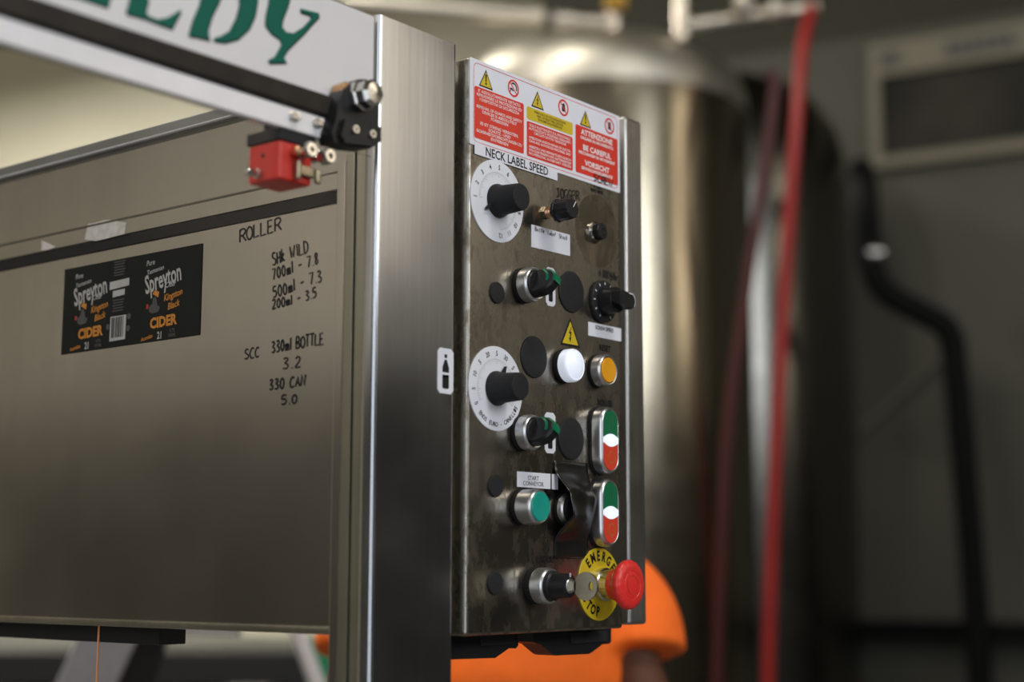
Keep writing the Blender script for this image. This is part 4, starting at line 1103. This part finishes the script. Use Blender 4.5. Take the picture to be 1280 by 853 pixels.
# ------------------------------------------------------------------ worker behind the machine
wc_ = atD(622, 690, 2.02); fx, fy = wc_.x, wc_.y
rv = (CR @ Vector((1, 0, 0))); rv.z = 0; rv.normalize()      # picture right
fv = Vector((-rv.y, rv.x, 0)) * 1.0                           # away from the camera
face = -fv                                                    # he faces the camera side
man = empty('person', (fx, fy, 0), 'person in an orange t-shirt standing behind the control panel, head hidden by it', 'person')
def MP(r, z, fwd=0): return Vector((fx, fy, 0)) + rv * r + face * fwd + UP * z
def skin(name, nodes, edges, mat, par=None, root=0, sub=2):
    me = bpy.data.meshes.new(name); pw = WP[man.name]
    me.from_pydata([p - pw for p, r in nodes], edges, [])
    o = bpy.data.objects.new(name, me); COL.objects.link(o)
    m1 = o.modifiers.new('skin', 'SKIN'); m1.use_smooth_shade = True
    for i, (p, r) in enumerate(nodes):
        sv = me.skin_vertices[0].data[i]
        sv.radius = r if isinstance(r, tuple) else (r, r)
        sv.use_root = (i == root)
    m2 = o.modifiers.new('sub', 'SUBSURF'); m2.levels = sub; m2.render_levels = sub
    bpy.context.view_layer.update()
    em = bpy.data.meshes.new_from_object(o.evaluated_get(bpy.context.evaluated_depsgraph_get()))
    o.modifiers.clear(); o.data = em
    em.materials.clear(); em.materials.append(mat); em.shade_smooth()
    o.parent = par or man; o.location = (0, 0, 0) if (par is None) else (0, 0, 0)
    WP[o.name] = pw
    return o
nb = []; eb = []
def node(r, z, fwd, rad, link=None):
    nb.append((MP(r, z, fwd), rad)); i = len(nb) - 1
    if link is not None: eb.append((link, i))
    return i
pel = node(0, .95, 0, .098)
ab = node(0, 1.08, .01, .095, pel); ch = node(0, 1.24, .01, .110, ab); nk0 = node(0, 1.355, .0, .058, ch); nk = node(0, 1.43, .005, .046, nk0)
hd0 = node(0, 1.485, .035, .050, nk); hd0b = node(0, 1.525, .035, .066, hd0); hd1 = node(0, 1.585, .020, .080, hd0b); hd2 = node(0, 1.645, .012, .068, hd1)
hands = []
for s in (-1, 1):
    sh = node(.145 * s, 1.322, 0, .042, nk0); el = node(.208 * s, 1.10, .06, .040, sh); wr2 = node(.205 * s, .93, .20, .026, el)
    pm = node(.205 * s, .88, .26, .030, wr2); hands.append((s, pm))
    for k in range(4):
        a = node((.205 + .018 * (k - 1.5)) * s, .845, .315, .0090, pm)
        b = node((.203 + .018 * (k - 1.5)) * s, .815 + .004 * abs(k - 1.5), .335, .0080, a)
    th = node((.172) * s, .875, .285, .0100, pm); node(.158 * s, .86, .305, .0088, th)
    hp_ = node(.088 * s, .88, 0, .072, pel); kn = node(.11 * s, .50, .01, .052, hp_); an = node(.12 * s, .09, -.01, .040, kn)
    ft = node(.12 * s, .04, .03, .038, an); node(.13 * s, .035, .14, .032, ft)
body = skin('body', nb, eb, M['skin'])
# clothes: closed lofts fused into one skin each
def loft(mb, rings, seg=24):
    """rings = [(r, z, fwd, rx, ry)] horizontal ellipses"""
    v = []; fs = []
    for r_, z_, f__, rx, ry in rings:
        for i in range(seg):
            t = 2 * PI * i / seg
            v.append(MP(r_ + rx * math.cos(t), z_, f__ + ry * math.sin(t)))
    n = len(rings)
    for j in range(n - 1):
        for i in range(seg):
            i2 = (i + 1) % seg; fs.append((j * seg + i, j * seg + i2, (j + 1) * seg + i2, (j + 1) * seg + i))
    fs.append(tuple(range(seg - 1, -1, -1))); fs.append(tuple(range((n - 1) * seg, n * seg)))
    return mb.add(v, fs)
def fused(name, mb, mat, voxel=.007, it=8):
    o = obj(name, mb, mat, man)
    o.modifiers.clear()
    rm = o.modifiers.new('fuse', 'REMESH'); rm.mode = 'VOXEL'; rm.voxel_size = voxel; rm.use_smooth_shade = True
    sm_ = o.modifiers.new('soften', 'SMOOTH'); sm_.factor = .5; sm_.iterations = it
    bpy.context.view_layer.update()
    em = bpy.data.meshes.new_from_object(o.evaluated_get(bpy.context.evaluated_depsgraph_get()))
    o.modifiers.clear(); o.data = em
    em.materials.clear(); em.materials.append(mat); em.shade_smooth()
    return o
mb = loft(MB(), [(0, .87, 0, .172, .130), (0, .98, .005, .160, .122), (0, 1.10, .01, .160, .122), (0, 1.22, .012, .172, .128), (0, 1.30, .006, .168, .118), (0, 1.345, .0, .130, .094), (0, 1.375, .0, .086, .074), (0, 1.395, .0, .064, .062)])
for s in (-1, 1):
    k_ = 1 if s > 0 else .96
    mb.tube(curve_pts([MP(.105 * s, 1.322, 0), MP(.144 * s * k_, 1.324, .004), MP(.176 * s * k_, 1.290, .014), MP(.183 * s * k_, 1.240, .030)], 4), [.052, .054, .056, .057, .058, .058, .058, .058, .058, .059, .060, .060, .061], 20)
fused('t_shirt', mb, M['shirt'])
mb = loft(MB(), [(0, .80, -.005, .160, .115), (0, .86, -.003, .165, .122), (0, .93, 0, .155, .116)])
for s in (-1, 1):
    loft(mb, [(.125 * s, .075, -.01, .060, .068), (.118 * s, .30, -.01, .062, .068), (.110 * s, .50, .01, .068, .074), (.095 * s, .70, .0, .082, .092), (.083 * s, .84, -.003, .086, .108)])
fused('trousers', mb, M['jeans'], .009)
def ell(c, r, mat, name, par, sq=None, seg=20, rings=12):
    m_ = MB(); v = []; fs = []
    for j in range(rings + 1):
        ph = PI * j / rings
        for i in range(seg):
            t = 2 * PI * i / seg
            d_ = Vector((math.cos(t) * math.sin(ph), math.sin(t) * math.sin(ph), math.cos(ph)))
            v.append(c + rv * d_.x * r[0] + face * d_.y * r[1] + UP * d_.z * r[2])
    for j in range(rings):
        for i in range(seg):
            i2 = (i + 1) % seg; fs.append((j * seg + i, (j + 1) * seg + i, (j + 1) * seg + i2, j * seg + i2))
    m_.add(v, fs); return obj(name, m_, mat, par, sharp=180)
ell(MP(0, 1.640, -.018), (.086, .098, .085), M['hair'], 'hair', man)
for s in (-1, 1):
    ell(MP(.030 * s, 1.582, .0905), (.0125, .009, .0075), M['eye'], 'eye', man)
    ell(MP(.030 * s, 1.582, .0975), (.0052, .0035, .0055), M['hair'], 'iris', man)
    ell(MP(.031 * s, 1.603, .092), (.017, .006, .004), M['hair'], 'eyebrow', man)
    ell(MP(.082 * s, 1.57, .01), (.012, .020, .030), M['skin'], 'ear', man)
    ell(MP(.125 * s, .045, .06), (.050, .135, .048), M['boot'], 'boot', man)
ell(MP(0, 1.553, .103), (.013, .016, .022), M['skin'], 'nose', man)
ell(MP(0, 1.518, .093), (.022, .009, .006), M['lip'], 'mouth', man)
